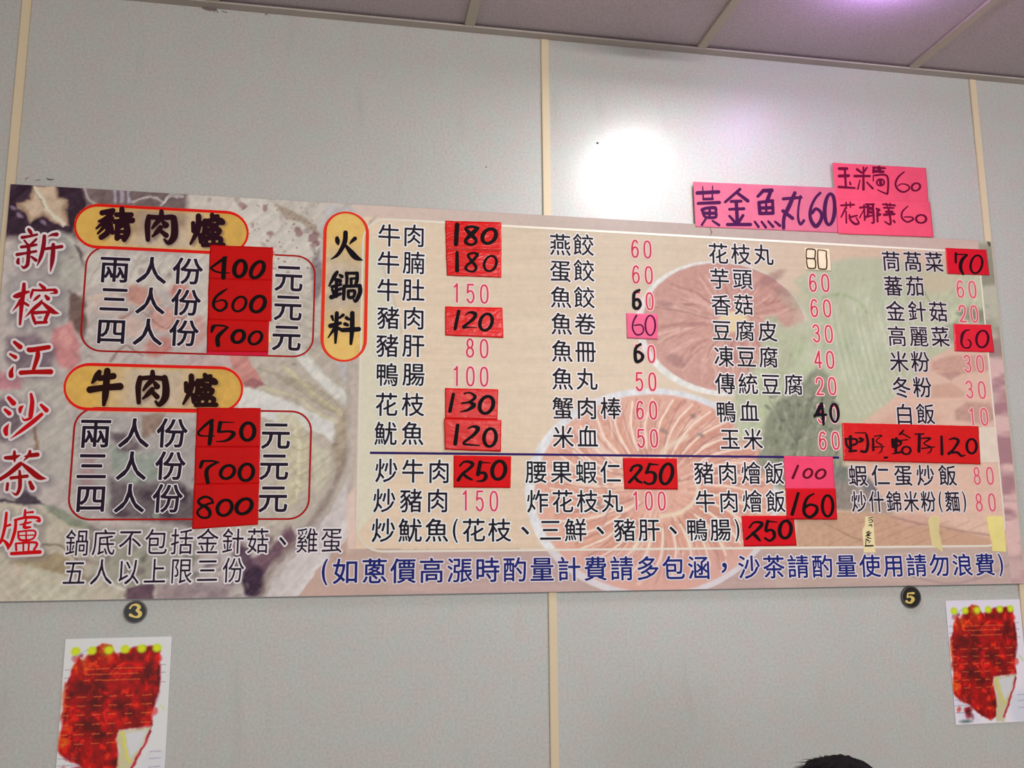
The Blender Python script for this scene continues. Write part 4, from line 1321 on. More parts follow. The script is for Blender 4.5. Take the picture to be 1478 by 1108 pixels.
def sheet(rgb, cpx, rough, spec, crinkle):
    k = (tuple(rgb), int(cpx[0] // 40), int(cpx[1] // 40), rough, crinkle)
    if k in _sh: return _sh[k]
    m, nt, b = new_mat('sticker_paper')
    base = refl(rgb, cpx, .9 * spec / .45)
    N, L = nt.nodes, nt.links
    tc = N.new('ShaderNodeTexCoord')
    n = N.new('ShaderNodeTexNoise'); n.inputs['Scale'].default_value = 34; n.inputs['Detail'].default_value = 3
    L.new(tc.outputs['Object'], n.inputs['Vector'])
    mr = N.new('ShaderNodeMapRange'); mr.inputs[3].default_value = .88; mr.inputs[4].default_value = 1.12
    L.new(n.outputs[0], mr.inputs[0])
    vm = N.new('ShaderNodeVectorMath'); vm.operation = 'SCALE'; vm.inputs[0].default_value = base[:3]
    L.new(mr.outputs[0], vm.inputs['Scale']); L.new(vm.outputs[0], b.inputs['Base Color'])
    b.inputs['Roughness'].default_value = rough
    b.inputs['Specular IOR Level'].default_value = spec
    w = N.new('ShaderNodeTexNoise'); w.inputs['Scale'].default_value = 45 if crinkle else 160
    w.inputs['Detail'].default_value = 2 if crinkle else 2
    w.inputs['Distortion'].default_value = 1.2 if crinkle else 0
    mp = N.new('ShaderNodeMapping'); mp.inputs['Scale'].default_value = (.6, 1, 1.6)
    L.new(tc.outputs['Object'], mp.inputs[0]); L.new(mp.outputs[0], w.inputs['Vector'])
    bp = N.new('ShaderNodeBump'); bp.inputs['Strength'].default_value = max(.12, crinkle); bp.inputs['Distance'].default_value = .004 if crinkle else .001
    L.new(w.outputs[0], bp.inputs['Height']); L.new(bp.outputs[0], b.inputs['Normal'])
    _sh[k] = m
    return m


RED, RED2 = (176, 4, 20), (210, 22, 38)
A = sticker
A('price_sticker', [(303.4, 353.4), (394.2, 357.3), (393, 404.5), (301.2, 402)], RED, 'red paper sticker with handwritten 400, first of the left upper price box', 'price sticker',
  [(290, 350, 12.31, "470,255,16 410,290,50 290,370,48 180,450,38/180,460,38 250,510,32 380,540,28 510,540,14/420,285,80 410,450,82 400,625,78/O 695,465,100,145,8,72/O 1005,485,105,145,20,66")], seed=1)
A('price_sticker', [(301.2, 401.5), (393, 404), (391.8, 463.8), (299.6, 461)], RED, 'red paper sticker with handwritten 600, middle of the left upper price box', 'price sticker',
  [(290, 410, 12.31, "470,85,16 380,140,46 270,230,48 225,340,58 250,430,48 350,475,42 450,400,52 440,310,42 360,285,28 260,320,22/O 685,355,115,130,14,46/O 1015,355,120,140,14,66")], seed=2)
r700 = A('price_sticker', [(299.4, 460.5), (388.6, 463.4), (387.2, 508.5), (298.2, 507)], RED, 'red paper sticker with handwritten 700, bottom of the left upper price box', 'price sticker',
         [(290, 445, 12.31, "190,420,36 215,340,72 240,310,46/240,305,34 400,310,32 480,340,28/480,340,32 380,420,62 300,520,78 305,650,78/O 665,500,103,108,12,66/O 970,525,108,113,16,52")], seed=3)
A('price_sticker', [(284.6, 588), (376.4, 588.8), (375.6, 645.2), (282, 645)], RED, 'red paper sticker with handwritten 450, top of the left lower price box', 'price sticker',
  [(270, 585, 12.31, "470,260,32 400,290,52 240,430,42 200,500,42 270,540,28 490,540,14/440,270,62 430,450,78 400,680,68/840,300,12 600,300,28/590,310,72 565,460,62/600,470,42 750,460,38 830,500,72 760,590,58 650,635,32 520,640,12/O 1080,465,118,155,3,66")], seed=4)
A('price_sticker', [(282, 644.5), (375.5, 645), (374.2, 698), (280.3, 699)], RED, 'red paper sticker with handwritten 700, middle of the left lower price box', 'price sticker',
  [(270, 640, 12.31, "240,420,52 270,330,62 300,310,34/300,310,34 450,310,34 560,335,28/540,335,34 400,410,54 345,510,74 370,690,68/O 720,505,120,118,14,58/O 1055,510,122,148,6,62")], seed=5)
A('price_sticker', [(280, 698.5), (374.2, 697.5), (372.4, 757), (277.3, 763.6)], RED, 'red paper sticker with handwritten 800, bottom of the left lower price box', 'price sticker',
  [(270, 685, 12.31, "460,500,42 430,430,44 320,390,42 210,450,48 230,520,52 350,580,62 410,670,62 380,750,42 270,760,38 195,700,42 200,630,42 320,540,42 460,490,32/O 670,585,128,138,10,60/O 1015,560,132,134,16,66")], seed=6)
A('price_sticker', [(642.6, 318.7), (723.4, 321), (723.6, 362), (643.4, 359.5)], (222, 38, 56), 'crinkled glossy red sticker with handwritten 180, beside the first dish at the top', 'price sticker',
  [(630, 315, 12.31, "365,120,80 345,460,78/720,175,52 620,150,44 520,185,54 600,280,72 690,370,62 690,440,52 610,475,42 520,430,62 540,360,62 640,270,82 730,180,60/O 935,320,118,130,14,66")], seed=7, amp=.0011, crinkle=.45, rough=.25, spec=.5)
A('price_sticker', [(643.4, 360), (723.6, 362.5), (723.4, 400.7), (645, 397.9)], (220, 36, 52), 'crinkled glossy red sticker with handwritten 180, second from the top', 'price sticker',
  [(630, 315, 12.31, "365,610,56 365,930,72/730,640,46 650,620,36 560,660,42 640,780,52 700,860,52 680,930,42 610,950,32 520,900,46 550,830,46 640,760,52 730,650,48/O 955,805,108,135,10,44")], seed=8, amp=.0011, crinkle=.45, rough=.25, spec=.5)
A('price_sticker', [(642.6, 442.3), (724.9, 444), (726.7, 487.7), (642.6, 484.3)], (222, 36, 52), 'creased glossy red sticker with handwritten 120, above the printed 80', 'price sticker',
  [(630, 430, 13.44, "430,260,66 360,600,62/560,330,18 640,280,38 750,310,72 720,400,62 600,500,52 520,570,52 640,570,22 780,575,12/O 960,470,118,160,10,62")], seed=9, amp=.0010, crinkle=.4, rough=.28, spec=.42)
A('price_sticker', [(642.4, 560), (718.9, 561.7), (717.9, 606), (642.4, 604)], (212, 28, 44), 'glossy red sticker with handwritten 130, lapped by the sticker below it', 'price sticker',
  [(630, 550, 10.07, "245,190,46 195,435,52/400,180,22 490,170,22 560,230,46 480,300,32 370,320,26/480,310,32 545,350,62 450,420,38 350,445,16/O 725,345,98,124,10,52")], seed=10, amp=.0010, crinkle=.35, rough=.3, spec=.42)
A('price_sticker', [(640.7, 604), (723.3, 606), (722.8, 651.8), (642, 648.8)], (212, 26, 42), 'glossy red sticker with handwritten 120, just above the navy rule', 'price sticker',
  [(630, 550, 10.07, "305,645,52 270,910,56/460,690,22 530,660,32 600,690,62 540,780,48 390,900,32 480,925,26 620,935,16/O 775,820,88,130,4,48")], Y=YB - .0030, seed=11, amp=.0009, crinkle=.3, rough=.3, spec=.42)
A('price_sticker', [(654.8, 657.0), (737.7, 658.2), (736.7, 704), (654.8, 703.5)], (204, 16, 36), 'red sticker with handwritten 250, just under the navy rule at left', 'price sticker',
  [(645, 650, 14.78, "280,320,42 370,240,42 500,250,62 550,300,72 460,400,62 330,500,62 240,630,72/350,500,62 430,570,62 530,620,42/930,265,16 740,255,32/710,250,82 660,510,82/690,480,52 800,480,62 830,560,82 770,640,58 620,655,16/O 1105,420,140,195,6,76")], seed=12, amp=.0007)
A('price_sticker', [(898.8, 660.6), (976.6, 661.4), (978.3, 706.4), (901, 705.7)], (206, 16, 40), 'red sticker with handwritten 250, beside the cashew shrimp line', 'price sticker',
  [(890, 655, 14.78, "300,350,62 350,270,52 460,240,52 520,290,72 450,400,62 270,600,62/380,490,62 450,570,62 530,610,42/880,230,22 710,215,42/700,220,62 630,400,62/640,390,52 760,390,52 820,460,82 790,600,62 680,640,42 590,600,52/O 1060,425,124,215,10,70")], seed=13, amp=.0006)
A('price_sticker', [(1131.3, 658), (1201.7, 659), (1204.9, 706), (1133, 706)], (246, 74, 110), 'pink paper sticker with small handwritten 100, above the red 160', 'price sticker',
  [(1125, 655, 11.08, "290,190,36 210,380,42/O 450,310,66,72,14,34/O 655,320,72,72,18,34")], (96, 12, 40), seed=14)
A('price_sticker', [(1133.6, 705), (1205.3, 705), (1207.6, 749.8), (1135, 749.3)], (206, 20, 38), 'red sticker with handwritten 160, under the pink 100 sticker', 'price sticker',
  [(1125, 655, 11.08, "290,630,46 195,960,56/540,635,22 440,700,42 390,820,52 390,950,52 480,1010,46 580,930,56 580,840,42 480,810,38 410,850,42/O 760,830,84,168,0,44")], Y=YB - .0028, seed=15)
A('price_sticker', [(1070, 744), (1145.4, 744), (1149.7, 787.4), (1073.5, 788.3)], (204, 18, 38), 'red sticker with handwritten 250, at the end of the long fried squid line', 'price sticker',
  [(1065, 735, 16.42, "270,430,42 370,310,42 540,310,62 550,380,82 400,530,62 200,700,52/350,560,72 440,650,82 520,740,42/930,300,16 720,280,42/700,280,72 660,500,72 780,480,52 850,550,82 850,660,72 750,740,52 640,680,52/O 1120,475,136,205,4,80")], seed=16)
A('price_sticker', [(903.7, 451.7), (949.2, 453.3), (949, 490), (904.8, 488)], (244, 110, 148), 'small pink paper sticker with thin handwritten 60', 'price sticker',
  [(895, 410, 9.23, "215,420,25 175,500,21 165,590,19 210,670,19 280,665,19 310,610,17 280,545,17 190,550,17/O 400,550,66,132,0,21")], (100, 24, 72), seed=17)
A('price_sticker', [(1161.4, 357.6), (1197.8, 359.5), (1199.7, 391.2), (1162.8, 389.8)], (248, 230, 198), 'cream paper sticker with outlined square 80 in pen', 'price sticker',
  [(1150, 350, 21.11, "290,240,36 320,200,36 500,210,36 555,260,36 545,440,36 520,490,36 310,480,36 280,440,30 285,240,30/310,500,30 290,540,30 310,700,36 350,780,36 530,790,36 565,720,36 560,560,36 520,500,36/640,230,30 680,230,26 880,265,30 890,400,36 910,560,36 905,740,36 870,810,36 690,800,36 650,720,36 630,500,36 630,300,30 640,230,30")], (74, 54, 38), seed=18, rough=.6)
A('price_sticker', [(1364, 357.7), (1423, 360.4), (1427.7, 397.5), (1366.5, 395.3)], (208, 26, 50), 'creased red sticker with handwritten 70, at the top right corner of the board', 'price sticker',
  [(1360, 355, 18.475, "350,200,62 350,440,54/350,220,32 520,230,32 660,240,32 550,330,82 480,480,92 490,640,82 550,750,52/O 900,490,152,240,8,54")], seed=19, amp=.0010, crinkle=.3, rough=.28, spec=.42)
A('price_sticker', [(1375.5, 467.4), (1430, 468.7), (1434.5, 508.7), (1377.4, 506.7)], (218, 46, 62), 'worn glossy red sticker with smeared handwritten 60, beside the cabbage line', 'price sticker',
  [(1370, 460, 20.14, "580,330,26 460,350,52 370,470,82 345,650,62 360,760,52 430,840,36 560,840,42 620,740,42 590,640,36 520,600,22/O 950,590,172,245,4,62")], (60, 20, 40), seed=20, amp=.0012, crinkle=.5, rough=.24, spec=.5)
LONG = [(1210, 605, 13.44, "130,380,42 150,500,42 200,560,42/220,340,62 230,620,52/150,380,32 330,390,42 340,470,42 230,510,42/200,620,42 330,610,42/310,265,16 520,265,22/530,300,42 560,450,52 530,620,52 430,620,42/400,370,42 460,400,52 400,440,42/690,330,22 820,310,22/660,380,42 665,600,42/830,320,18 720,420,18 830,500,26/690,540,22 880,530,16/840,540,26 820,620,22 770,660,12/1040,400,62 1050,530,62/1110,380,62 1100,640,52/1040,400,42 1190,430,52 1180,500,32 1050,540,42/1040,670,22 1190,640,42/1250,220,32 1180,290,42/1210,270,26 1380,360,22/1200,410,22 1330,395,22/O 1305,605,82,74,0,40/885,745,38 935,740,34"),
        (1305, 605, 12.317, "180,265,22 340,260,22/260,270,52 250,570,52/300,340,22 450,340,32 340,430,22 470,500,26/300,520,22 530,490,16/470,510,26 460,570,22 400,610,14/650,310,42 660,620,52/790,360,22 880,340,38 950,390,52 860,540,42 780,610,52/800,600,32 930,590,42 1000,650,38 1070,640,16/O 1185,480,88,128,0,44")]
A('price_sticker', [(1214.5, 610.2), (1411.4, 615), (1414.2, 670), (1216.7, 664.5)], (208, 24, 42), 'long glossy red sticker with handwritten oyster and clam dishes at 120', 'price sticker',
  LONG, (40, 18, 32), Y=YB - .0024, seed=21, amp=.0010, crinkle=.3, rough=.28, spec=.42, ink_name='written_dish')
# pink notes stuck to the wall above the board
YN = YB - .0004
A('paper_note', [(1000.3, 262.3), (1207, 271), (1209.5, 336.4), (1003.5, 327.5)], (242, 126, 156), 'wide pink paper note with large brush lettering ending in 60', 'note',
  [(995, 255, 12.31, "140,290,66 515,272,62/235,175,16 245,400,30/410,165,16 405,400,30/250,400,46 410,395,46/155,475,52 530,460,60/230,590,70 300,560,52 450,555,60 470,620,42 460,720,52 290,720,46 240,650,42 230,590,42/250,650,60 460,650,56/360,560,42 355,720,42/290,750,36 220,855,42/410,785,34 525,860,46/895,225,52 635,450,46/850,290,52 1035,430,62/740,440,52 915,435,52/830,440,62 850,800,62/710,580,46 965,570,52/710,700,42 800,800,52/950,690,52 880,800,52/675,850,56 1080,850,60/1215,350,52 1310,250,60/1310,250,66 1460,245,72/1450,240,62 1380,430,72/1230,460,56 1475,430,60/1235,460,60 1250,650,60/1250,655,60 1480,650,60/1475,430,52 1485,650,52/1240,560,60 1480,550,60/1360,450,36 1365,650,42/1160,800,38 1225,890,46/1280,800,38 1355,900,46/1400,795,38 1485,890,46/1521,800,38 1605,870,50"),
   (1095, 255, 12.31, "435,395,52 750,370,52/640,290,62 540,520,76 450,720,62 440,910,62/430,610,62 600,740,62/740,350,42 705,550,36 700,740,42 740,845,46 800,780,50/1090,290,46 1000,390,46 920,570,52 920,750,62 1010,880,72 1100,780,62 1110,650,56 1020,570,52 950,640,60/O 1260,580,90,275,3,64")],
  (92, 44, 92), Y=YN, seed=31, amp=.0004, rough=.6, spec=.15, ink_name='written_dish')
A('paper_note', [(1201, 235), (1336, 242.7), (1339.8, 292.5), (1206, 289)], (236, 84, 114), 'upper right pink paper note, highest on the wall, with thin handwriting', 'note',
  [(1195, 230, 9.853, "155,135,42 262,135,42/155,240,42 288,235,42/150,395,36 375,410,26/235,140,30 250,400,30/305,320,16 315,355,30/500,115,22 500,430,36/375,240,36 590,240,30/410,145,36 470,190,30/550,120,22 500,190,30/450,300,16 420,425,22/550,330,22 630,415,30/640,120,30 805,128,26/650,170,42 780,180,36/645,120,30 640,190,30/720,120,52 735,180,42/640,230,16 640,310,16/665,230,26 835,240,26 845,470,26 810,485,22 700,435,13/O 742,330,52,48,0,22/740,310,42 745,345,42/1080,180,16 990,260,26 955,360,26 1000,440,26 1080,465,24 1150,420,22 1130,370,20 1050,350,14 990,380,16/O 1245,395,60,54,10,26")],
  (116, 12, 58), Y=YN - .0009, seed=32, amp=.0004, rough=.6, spec=.15, ink_name='written_dish')
A('paper_note', [(1206.5, 288.3), (1341.7, 291.4), (1347, 342.8), (1209.5, 337.6)], (244, 88, 118), 'lower right pink paper note, touching the top of the board', 'note',
  [(1195, 280, 9.2375, "170,155,26 340,145,26/235,115,18 240,190,18/290,110,18 295,180,18/230,190,26 170,310,20/236,235,18 240,388,22/280,280,22 290,340,26 350,400,32 405,390,26 370,320,16/300,310,26 380,290,22/420,185,26 508,175,26/475,150,22 485,350,22/480,200,16 415,320,16/502,140,26 608,140,22/530,150,36 525,300,26/590,140,30 605,370,26 575,385,16/540,190,42 580,200,42/540,240,42 580,250,32/490,310,32 580,290,22/640,200,26 680,215,26 645,260,22 690,275,30 645,295,22/650,210,20 655,370,26/725,140,22 885,155,26/770,125,16 783,165,16/820,125,16 820,165,16/742,185,26 868,190,22/742,280,32 878,270,30/770,240,32 850,240,32/800,200,26 830,400,26 750,370,16/870,360,26 885,380,22/1060,165,13 985,240,22 980,320,22 1050,375,22 1130,340,24 1100,310,18 1010,310,14/O 1235,335,67,54,0,27")],
  (120, 14, 60), Y=YN - .0014, seed=33, amp=.0005, rough=.6, spec=.15, ink_name='written_dish')


# torn leftovers of old labels
def torn(name, P, rgb, label, cat, Y=YB - .0008, group=None):
    P = [P[i] for i in range(len(P))]
    X, Z = on_wall([p[0] for p in P], [p[1] for p in P], YB)
    n = len(P)
    V = [(a, Y, b) for a, b in zip(X, Z)] + [(a, Y + .0004, b) for a, b in zip(X, Z)]
    F = [tuple(range(n)), tuple(range(2 * n - 1, n - 1, -1))] + [(i, n + i, n + (i + 1) % n, (i + 1) % n) for i in range(n)]
    me = pymesh(name, V, F)
    bm = bmesh.new(); bm.from_mesh(me); bmesh.ops.recalc_face_normals(bm, faces=bm.faces[:]); bm.to_mesh(me); bm.free()
    c = (sum(p[0] for p in P) / n, sum(p[1] for p in P) / n)
    o = link(name, me, None, sheet(rgb, c, .6, .2, 0))
    return tag(o, label, cat, group)


def K(ox, oy, s, pts): return [(ox + a / s, oy + b / s) for a, b in pts]


t1 = empty('torn_label', (w1(1254, 797, YB)[0], YB, w1(1254, 797, YB)[1]), 'narrow cream label strip with smudged vertical pen marks, left of three at the bottom right', 'label')
o = torn('paper', K(1230, 735, 6.426, [(120, 65), (190, 68), (198, 150), (205, 260), (214, 400), (106, 400), (104, 320), (92, 230), (95, 178), (116, 150)]), (222, 206, 160), None, None)
o.parent = t1; o.location = -Vector(t1.location)
stroke_obj('pen_marks', strokes(1230, 735, 6.426, "150,80,8 185,75,10/150,100,6 180,95,9 185,115,8 155,120,6/150,150,8 175,140,10 180,160,8/130,215,10 155,205,14/140,230,16 175,215,8/125,245,10 160,240,14/140,260,14 175,270,6/125,275,12 150,290,14/170,290,6 150,310,8/120,338,14 190,336,14/125,290,8 125,330,8"), flat(YB - .0008), (48, 40, 38), t1, 0, .0003)
torn('torn_label', K(1230, 735, 6.426, [(715, 72), (760, 58), (808, 70), (815, 105), (802, 205), (822, 290), (842, 398), (815, 385), (770, 345), (738, 330), (722, 250), (712, 170), (700, 112)]),
     (206, 190, 138), 'ragged pale yellow label remnant, middle of three at the bottom right', 'label')
torn('torn_label', K(1230, 735, 6.426, [(1240, 62), (1396, 60), (1410, 200), (1428, 392), (1298, 386), (1296, 320), (1280, 255), (1262, 195), (1252, 120)]),
     (216, 202, 130), 'wider pale yellow label with a bitten left edge, right of three at the bottom right', 'label')
torn('torn_label', K(1200, 490, 5.317, [(1118, 690), (1150, 672), (1255, 670), (1265, 760), (1292, 940), (1140, 945), (1128, 850)]),
     (214, 198, 182), 'whitish torn paper leftover to the right of the long red sticker', 'label')
torn('torn_label', K(290, 350, 12.31, [(1285, 222), (1318, 225), (1312, 290), (1298, 345), (1283, 335)]), (206, 188, 150), 'tiny cream paper scrap showing beside the handwritten 400 sticker', 'label')
torn('torn_label', K(290, 410, 12.31, [(1205, 870), (1232, 868), (1240, 960), (1262, 1030), (1205, 1042)]), (206, 188, 150), 'tiny cream paper scrap showing beside the upper handwritten 700 sticker', 'label')
o = torn('backing_label', [(298.2, 506), (387.3, 507.5), (386.7, 513.3), (298, 511)], (190, 22, 64), None, None)
o.parent = r700; o.location = -Vector(r700.location); o['label'] = 'pinkish red older label edge showing below'


# ------------------------------------------------------------------ numbered discs
def disc(cx, cy, rx, ry, lab, spec, seed):
    X_, Z_ = w1(cx, cy, 0)
    a = w1(cx - rx, cy, 0); b = w1(cx + rx, cy, 0)
    r = (b[0] - a[0]) / 2
    root = empty('number_disc', (X_, -.004, Z_ - r), lab, 'number tag')
    n = 40
    # rim: lathe profile
    prof = [(r * .90, -.0062), (r * .97, -.0070), (r, -.0058), (r, -.0003)]
    V, F = [], []
    for k in range(n):
        t_ = 2 * math.pi * k / n
        for q_, y_ in prof: V.append((X_ + q_ * math.cos(t_), y_, Z_ + q_ * math.sin(t_)))
    m_ = len(prof)
    for k in range(n):
        for j in range(m_ - 1):
            F.append((k * m_ + j, ((k + 1) % n) * m_ + j, ((k + 1) % n) * m_ + j + 1, k * m_ + j + 1))
    link('rim', pymesh('rim', V, F, None, True), root, plain('dark_metal_rim', refl((78, 72, 72), (cx, cy)), .3, .6))
    V, F = [], []
    for q_, y_ in ((r * .91, -.0062), (r * .6, -.0060)):
        for k in range(n):
            t_ = 2 * math.pi * k / n
            V.append((X_ + q_ * math.cos(t_), y_, Z_ + q_ * math.sin(t_)))
    F = [(k, (k + 1) % n, n + (k + 1) % n, n + k) for k in range(n)] + [tuple(range(n, 2 * n))]
    link('face', pymesh('face', V, F), root, plain('black_enamel', (.012, .010, .010, 1), .22, .6))
    sts = strokes(*spec)
    P, _ = stroke_layer(sts, flat(0), 0, 0, .25)

    def f3(Q):
        X2, Z2 = on_wall(Q[:, 0], Q[:, 1], -.0064)
        return np.stack([X2, np.full(len(X2), -.0064), Z2], 1)
    link('numeral', polys_mesh('numeral', [(P, f3, 0)]), root, plain('gold_numeral', refl((196, 172, 96), (cx, cy)), .35, .5))
    return root


disc(195.7, 882.5, 16.6, 16.6, 'round black table-number disc with a gold 3, under the left of the board',
     (70, 850, 4.295, "505,118,12 520,100,10 545,97,16 562,112,22 545,132,10/545,132,12 568,148,24 560,168,18 535,172,12 508,160,20"), 1)
disc(1313.6, 861.3, 14.0, 14.0, 'round black table-number disc with a gold 5, under the right of the board',
     (1278, 840, 4.135, "134,66,8 168,65,14/134,68,9 131,90,9/131,90,8 150,86,12 165,100,20 155,118,16 138,122,10 126,114,16"), 2)


# ------------------------------------------------------------------ two posters of a spicy dish
def poster(x0, z1, wdt, hgt, label):
    Yp = -.0016
    nxp = 190
    nzp = int(nxp * hgt / wdt)
    ax = np.linspace(x0, x0 + wdt, nxp); az = np.linspace(z1 - hgt, z1, nzp)
    A, B = np.meshgrid(ax, az)
    A, B = A.ravel(), B.ravel()
    U = (A - x0) / wdt * 660
    Vv = (z1 - B) / hgt * 927
    c = Canvas(U, Vv, (206, 200, 212), 9, 40)
    c.ell(600, 820, 120, 130, (184, 186, 196), .8, 30)
    c.poly([(10, 690), (60, 740), (200, 900), (60, 900), (10, 780)], (186, 184, 196), .7, 30)
    P = [(22, 330), (36, 250), (62, 160), (95, 120), (120, 180), (150, 110), (190, 60), (230, 40), (285, 48), (310, 90), (330, 110), (400, 70), (470, 60), (560, 60), (592, 90), (590, 160), (600, 230), (600, 300), (590, 370), (575, 420), (560, 480), (566, 560), (500, 566), (420, 578), (365, 590), (352, 640), (366, 720), (372, 800), (360, 880), (300, 905), (200, 850), (130, 780), (60, 760), (5, 700), (8, 600), (20, 500), (18, 400)]
    c.poly(P, (146, 16, 20), 1, 9)
    q_ = np.random.RandomState(2)
    for _ in range(120):
        x_, y_ = q_.uniform(20, 590), q_.uniform(100, 860)
        i_ = c.near(x_ - 1, x_ + 1, y_ - 1, y_ + 1, 3)
        if y_ > 580 and x_ > 350: continue
        c.ell(x_, y_, q_.uniform(14, 46), q_.uniform(10, 30), [(184, 24, 20), (124, 8, 18), (160, 34, 26), (92, 4, 14), (196, 40, 22), (150, 16, 30)][q_.randint(6)], .6, 7, q_.uniform(0, 180))
    for p_ in ((250, 130, 50, 60), (90, 200, 30, 60), (150, 170, 40, 40), (20, 380, 18, 50), (30, 640, 30, 60)): c.ell(*p_, (232, 74, 22), .7, 22)
    c.ell(255, 80, 40, 40, (240, 120, 40), .8, 16)
    for p_ in ((100, 300, 36, 26), (520, 240, 30, 80), (180, 540, 60, 40), (380, 450, 60, 30), (210, 420, 30, 40), (560, 400, 26, 60)): c.ell(*p_, (72, 4, 14), .6, 16, 20)
    c.line([(330, 180), (400, 160), (470, 190), (510, 260), (520, 340)], 10, (200, 40, 34), .7, 8)
    c.line([(180, 240), (190, 300), (160, 370)], 8, (224, 80, 66), .5, 6)
    c.poly([(368, 590), (540, 570), (566, 575), (548, 640), (500, 760), (440, 860), (420, 920), (352, 920), (372, 700), (352, 640)], (176, 170, 130), .9, 10)
    c.poly([(400, 600), (540, 585), (500, 700), (450, 760), (420, 690)], (188, 188, 196), .9, 10)
    c.line([(384, 600), (410, 700), (440, 780)], 12, (196, 192, 60), .8, 6)
    c.line([(560, 600), (520, 690), (470, 790), (420, 880)], 16, (188, 24, 60), .85, 6)
    c.line([(566, 560), (548, 610)], 8, (110, 60, 50), .8, 5)
    c.line([(610, 430), (640, 470)], 14, (170, 186, 120), .7, 8)
    redm = np.clip((c.c[:, 0] - c.c[:, 1] - 60) / 60, 0, 1)
    md = .36 + .98 * fbm(c.x0, c.y0, 60, 7, 4)
    hl = np.clip((fbm(c.x0, c.y0 * .8, 34, 17, 3) - .56) * 7, 0, 1) * redm
    c.c = c.c * (1 - redm[:, None]) + c.c * md[:, None] * redm[:, None]
    c.c += hl[:, None] * np.array([52, 26, 12])
    c.x, c.y = c.x0, c.y0
    for k, x_ in enumerate((68, 168, 272, 372, 475, 570)):
        c.ell(x_, 80 - k * 1.5, 30, 28, (172, 198, 44), .95, 8)
        c.ell(x_, 80 - k * 1.5, 12, 12, (222, 206, 40), .8, 6)
    c.line([(40, 135), (80, 105), (140, 70)], 7, (150, 150, 180), .7, 4)

    def dash(x_, y_, w_, col=(196, 108, 60), t_=6, a_=.8):
        m = 0
        while m < w_:
            l_ = q_.uniform(8, 20)
            c.line([(x_ + m, y_ + q_.uniform(-2, 2)), (x_ + min(m + l_, w_), y_ + q_.uniform(-2, 2))], t_, col, a_, 2)
            m += l_ + q_.uniform(3, 8)
    for y_, segs in ((195, ((130, 60), (200, 80), (310, 190))), (229, ((135, 160), (310, 150))), (267, ((130, 30), (200, 110), (315, 160)))):
        for x_, w_ in segs: dash(x_, y_, w_)
    for y_ in (372, 428, 484, 543, 603, 662):
        for kx, (x_, w_) in enumerate(((20, 32), (98, 50), (200, 46), (292, 44), (395, 42), (495, 60))):
            if y_ > 590 and kx > 3: continue
            dash(x_, y_ - 3, w_)
    for y_ in (745, 787, 840):
        dash(-0 + 8, y_, 120, (90, 84, 100), 4, .7); dash(560, y_ - 20, 70, (110, 104, 120), 4, .7)
    for y_ in (190, 240, 300):
        dash(12, y_ + 6, 30, (110, 80, 90), 4, .8); dash(600, y_ - 10, 30, (110, 90, 100), 4, .8)
    c.ell(90, 905, 50, 12, (70, 90, 80), .8, 8)
    pu, pv = survey(np.stack([A, np.full_like(A, Yp), B], 1))
    root = empty('poster', (x0 + wdt / 2, Yp, z1 - hgt), label, 'poster')
    disp = (vnoise(A * 1000, B * 1000, 90, 3)) * .0009
    painted_grid('printed_sheet', ax, az, Yp, albedo(c.c, pu, pv), root, .45, .3, disp)
    vv, ff = box_vf(x0, x0 + wdt, Yp + .0002, Yp + .0009, z1 - hgt, z1)
    link('paper', pymesh('paper', vv, ff), root, plain('poster_paper', (.75, .73, .76, 1), .5, .3))
    return root


xl, zt = w1(94.6, 922.4, -.0016)
xr_, zt2 = w1(248.2, 917.6, -.0016)
PW = xr_ - xl
x2, z2 = w1(1364.4, 866.8, -.0016)
_, z3 = w1(1375, 1046, -.0016)
PH = z2 - z3
print('POSTER', PW, PH, xl, x2, x2 + PW, zt, zt2, z2)
poster(xl, (zt + zt2) / 2, PW, PH, 'red chilli dish poster hanging below the disc numbered 3')
poster(x2, z2, min(PW, 1.2095 - x2), PH, 'red chilli dish poster to the right of the disc numbered 5')


# ------------------------------------------------------------------ small marks on the wall and the board rim
def wall_mark(name, sts, col, Yp, parent):
    P, _ = stroke_layer(sts, flat(0), 0, 0, .3)

    def f3(Q):
        X2, Z2 = on_wall(Q[:, 0], Q[:, 1], Yp)
        return np.stack([X2, np.full(len(X2), Yp), Z2], 1)
    c = sts[0][0]
    return link(name, polys_mesh(name, [(P, f3, 0)]), parent, ink('mark', refl(col, (int(c[0] // 60) * 60 + 30, max(240, int(c[1] // 60) * 60 + 30)))))


wall_mark('nail_hole', strokes(600, 0, 3.695, "968,762,9 971,763,9"), (60, 58, 60), -.0003, wall)
wall_mark('nail_hole', strokes(600, 0, 3.695, "374,890,6 377,891,6"), (96, 96, 92), -.0003, wall)
wall_mark('scuff', strokes(0, 0, 3.695, "248,950,5 262,957,9 285,957,5/135,955,4 150,948,5/190,962,4 215,958,4"), (96, 84, 72), -.0003, wall)
wall_mark('mildew_stain', strokes(0, 0, 3.695, "1080,42,8 1110,50,14 1150,52,14/1140,56,6 1145,66,3/1158,58,6 1162,70,3/1185,60,5 1210,66,5/1415,76,6 1425,78,6"), (100, 88, 84), -.0003, wall)
wall_mark('hair_crack', strokes(995, 255, 12.31, "370,910,12 385,960,16 400,985,18 385,1010,14 375,1045,10"), (128, 110, 110), YB - .0003, board)
wall_mark('corner_screw', strokes(1220, 330, 5.729, "1178,112,10 1190,122,22 1194,140,14"), (92, 78, 66), YB - .0006, board)
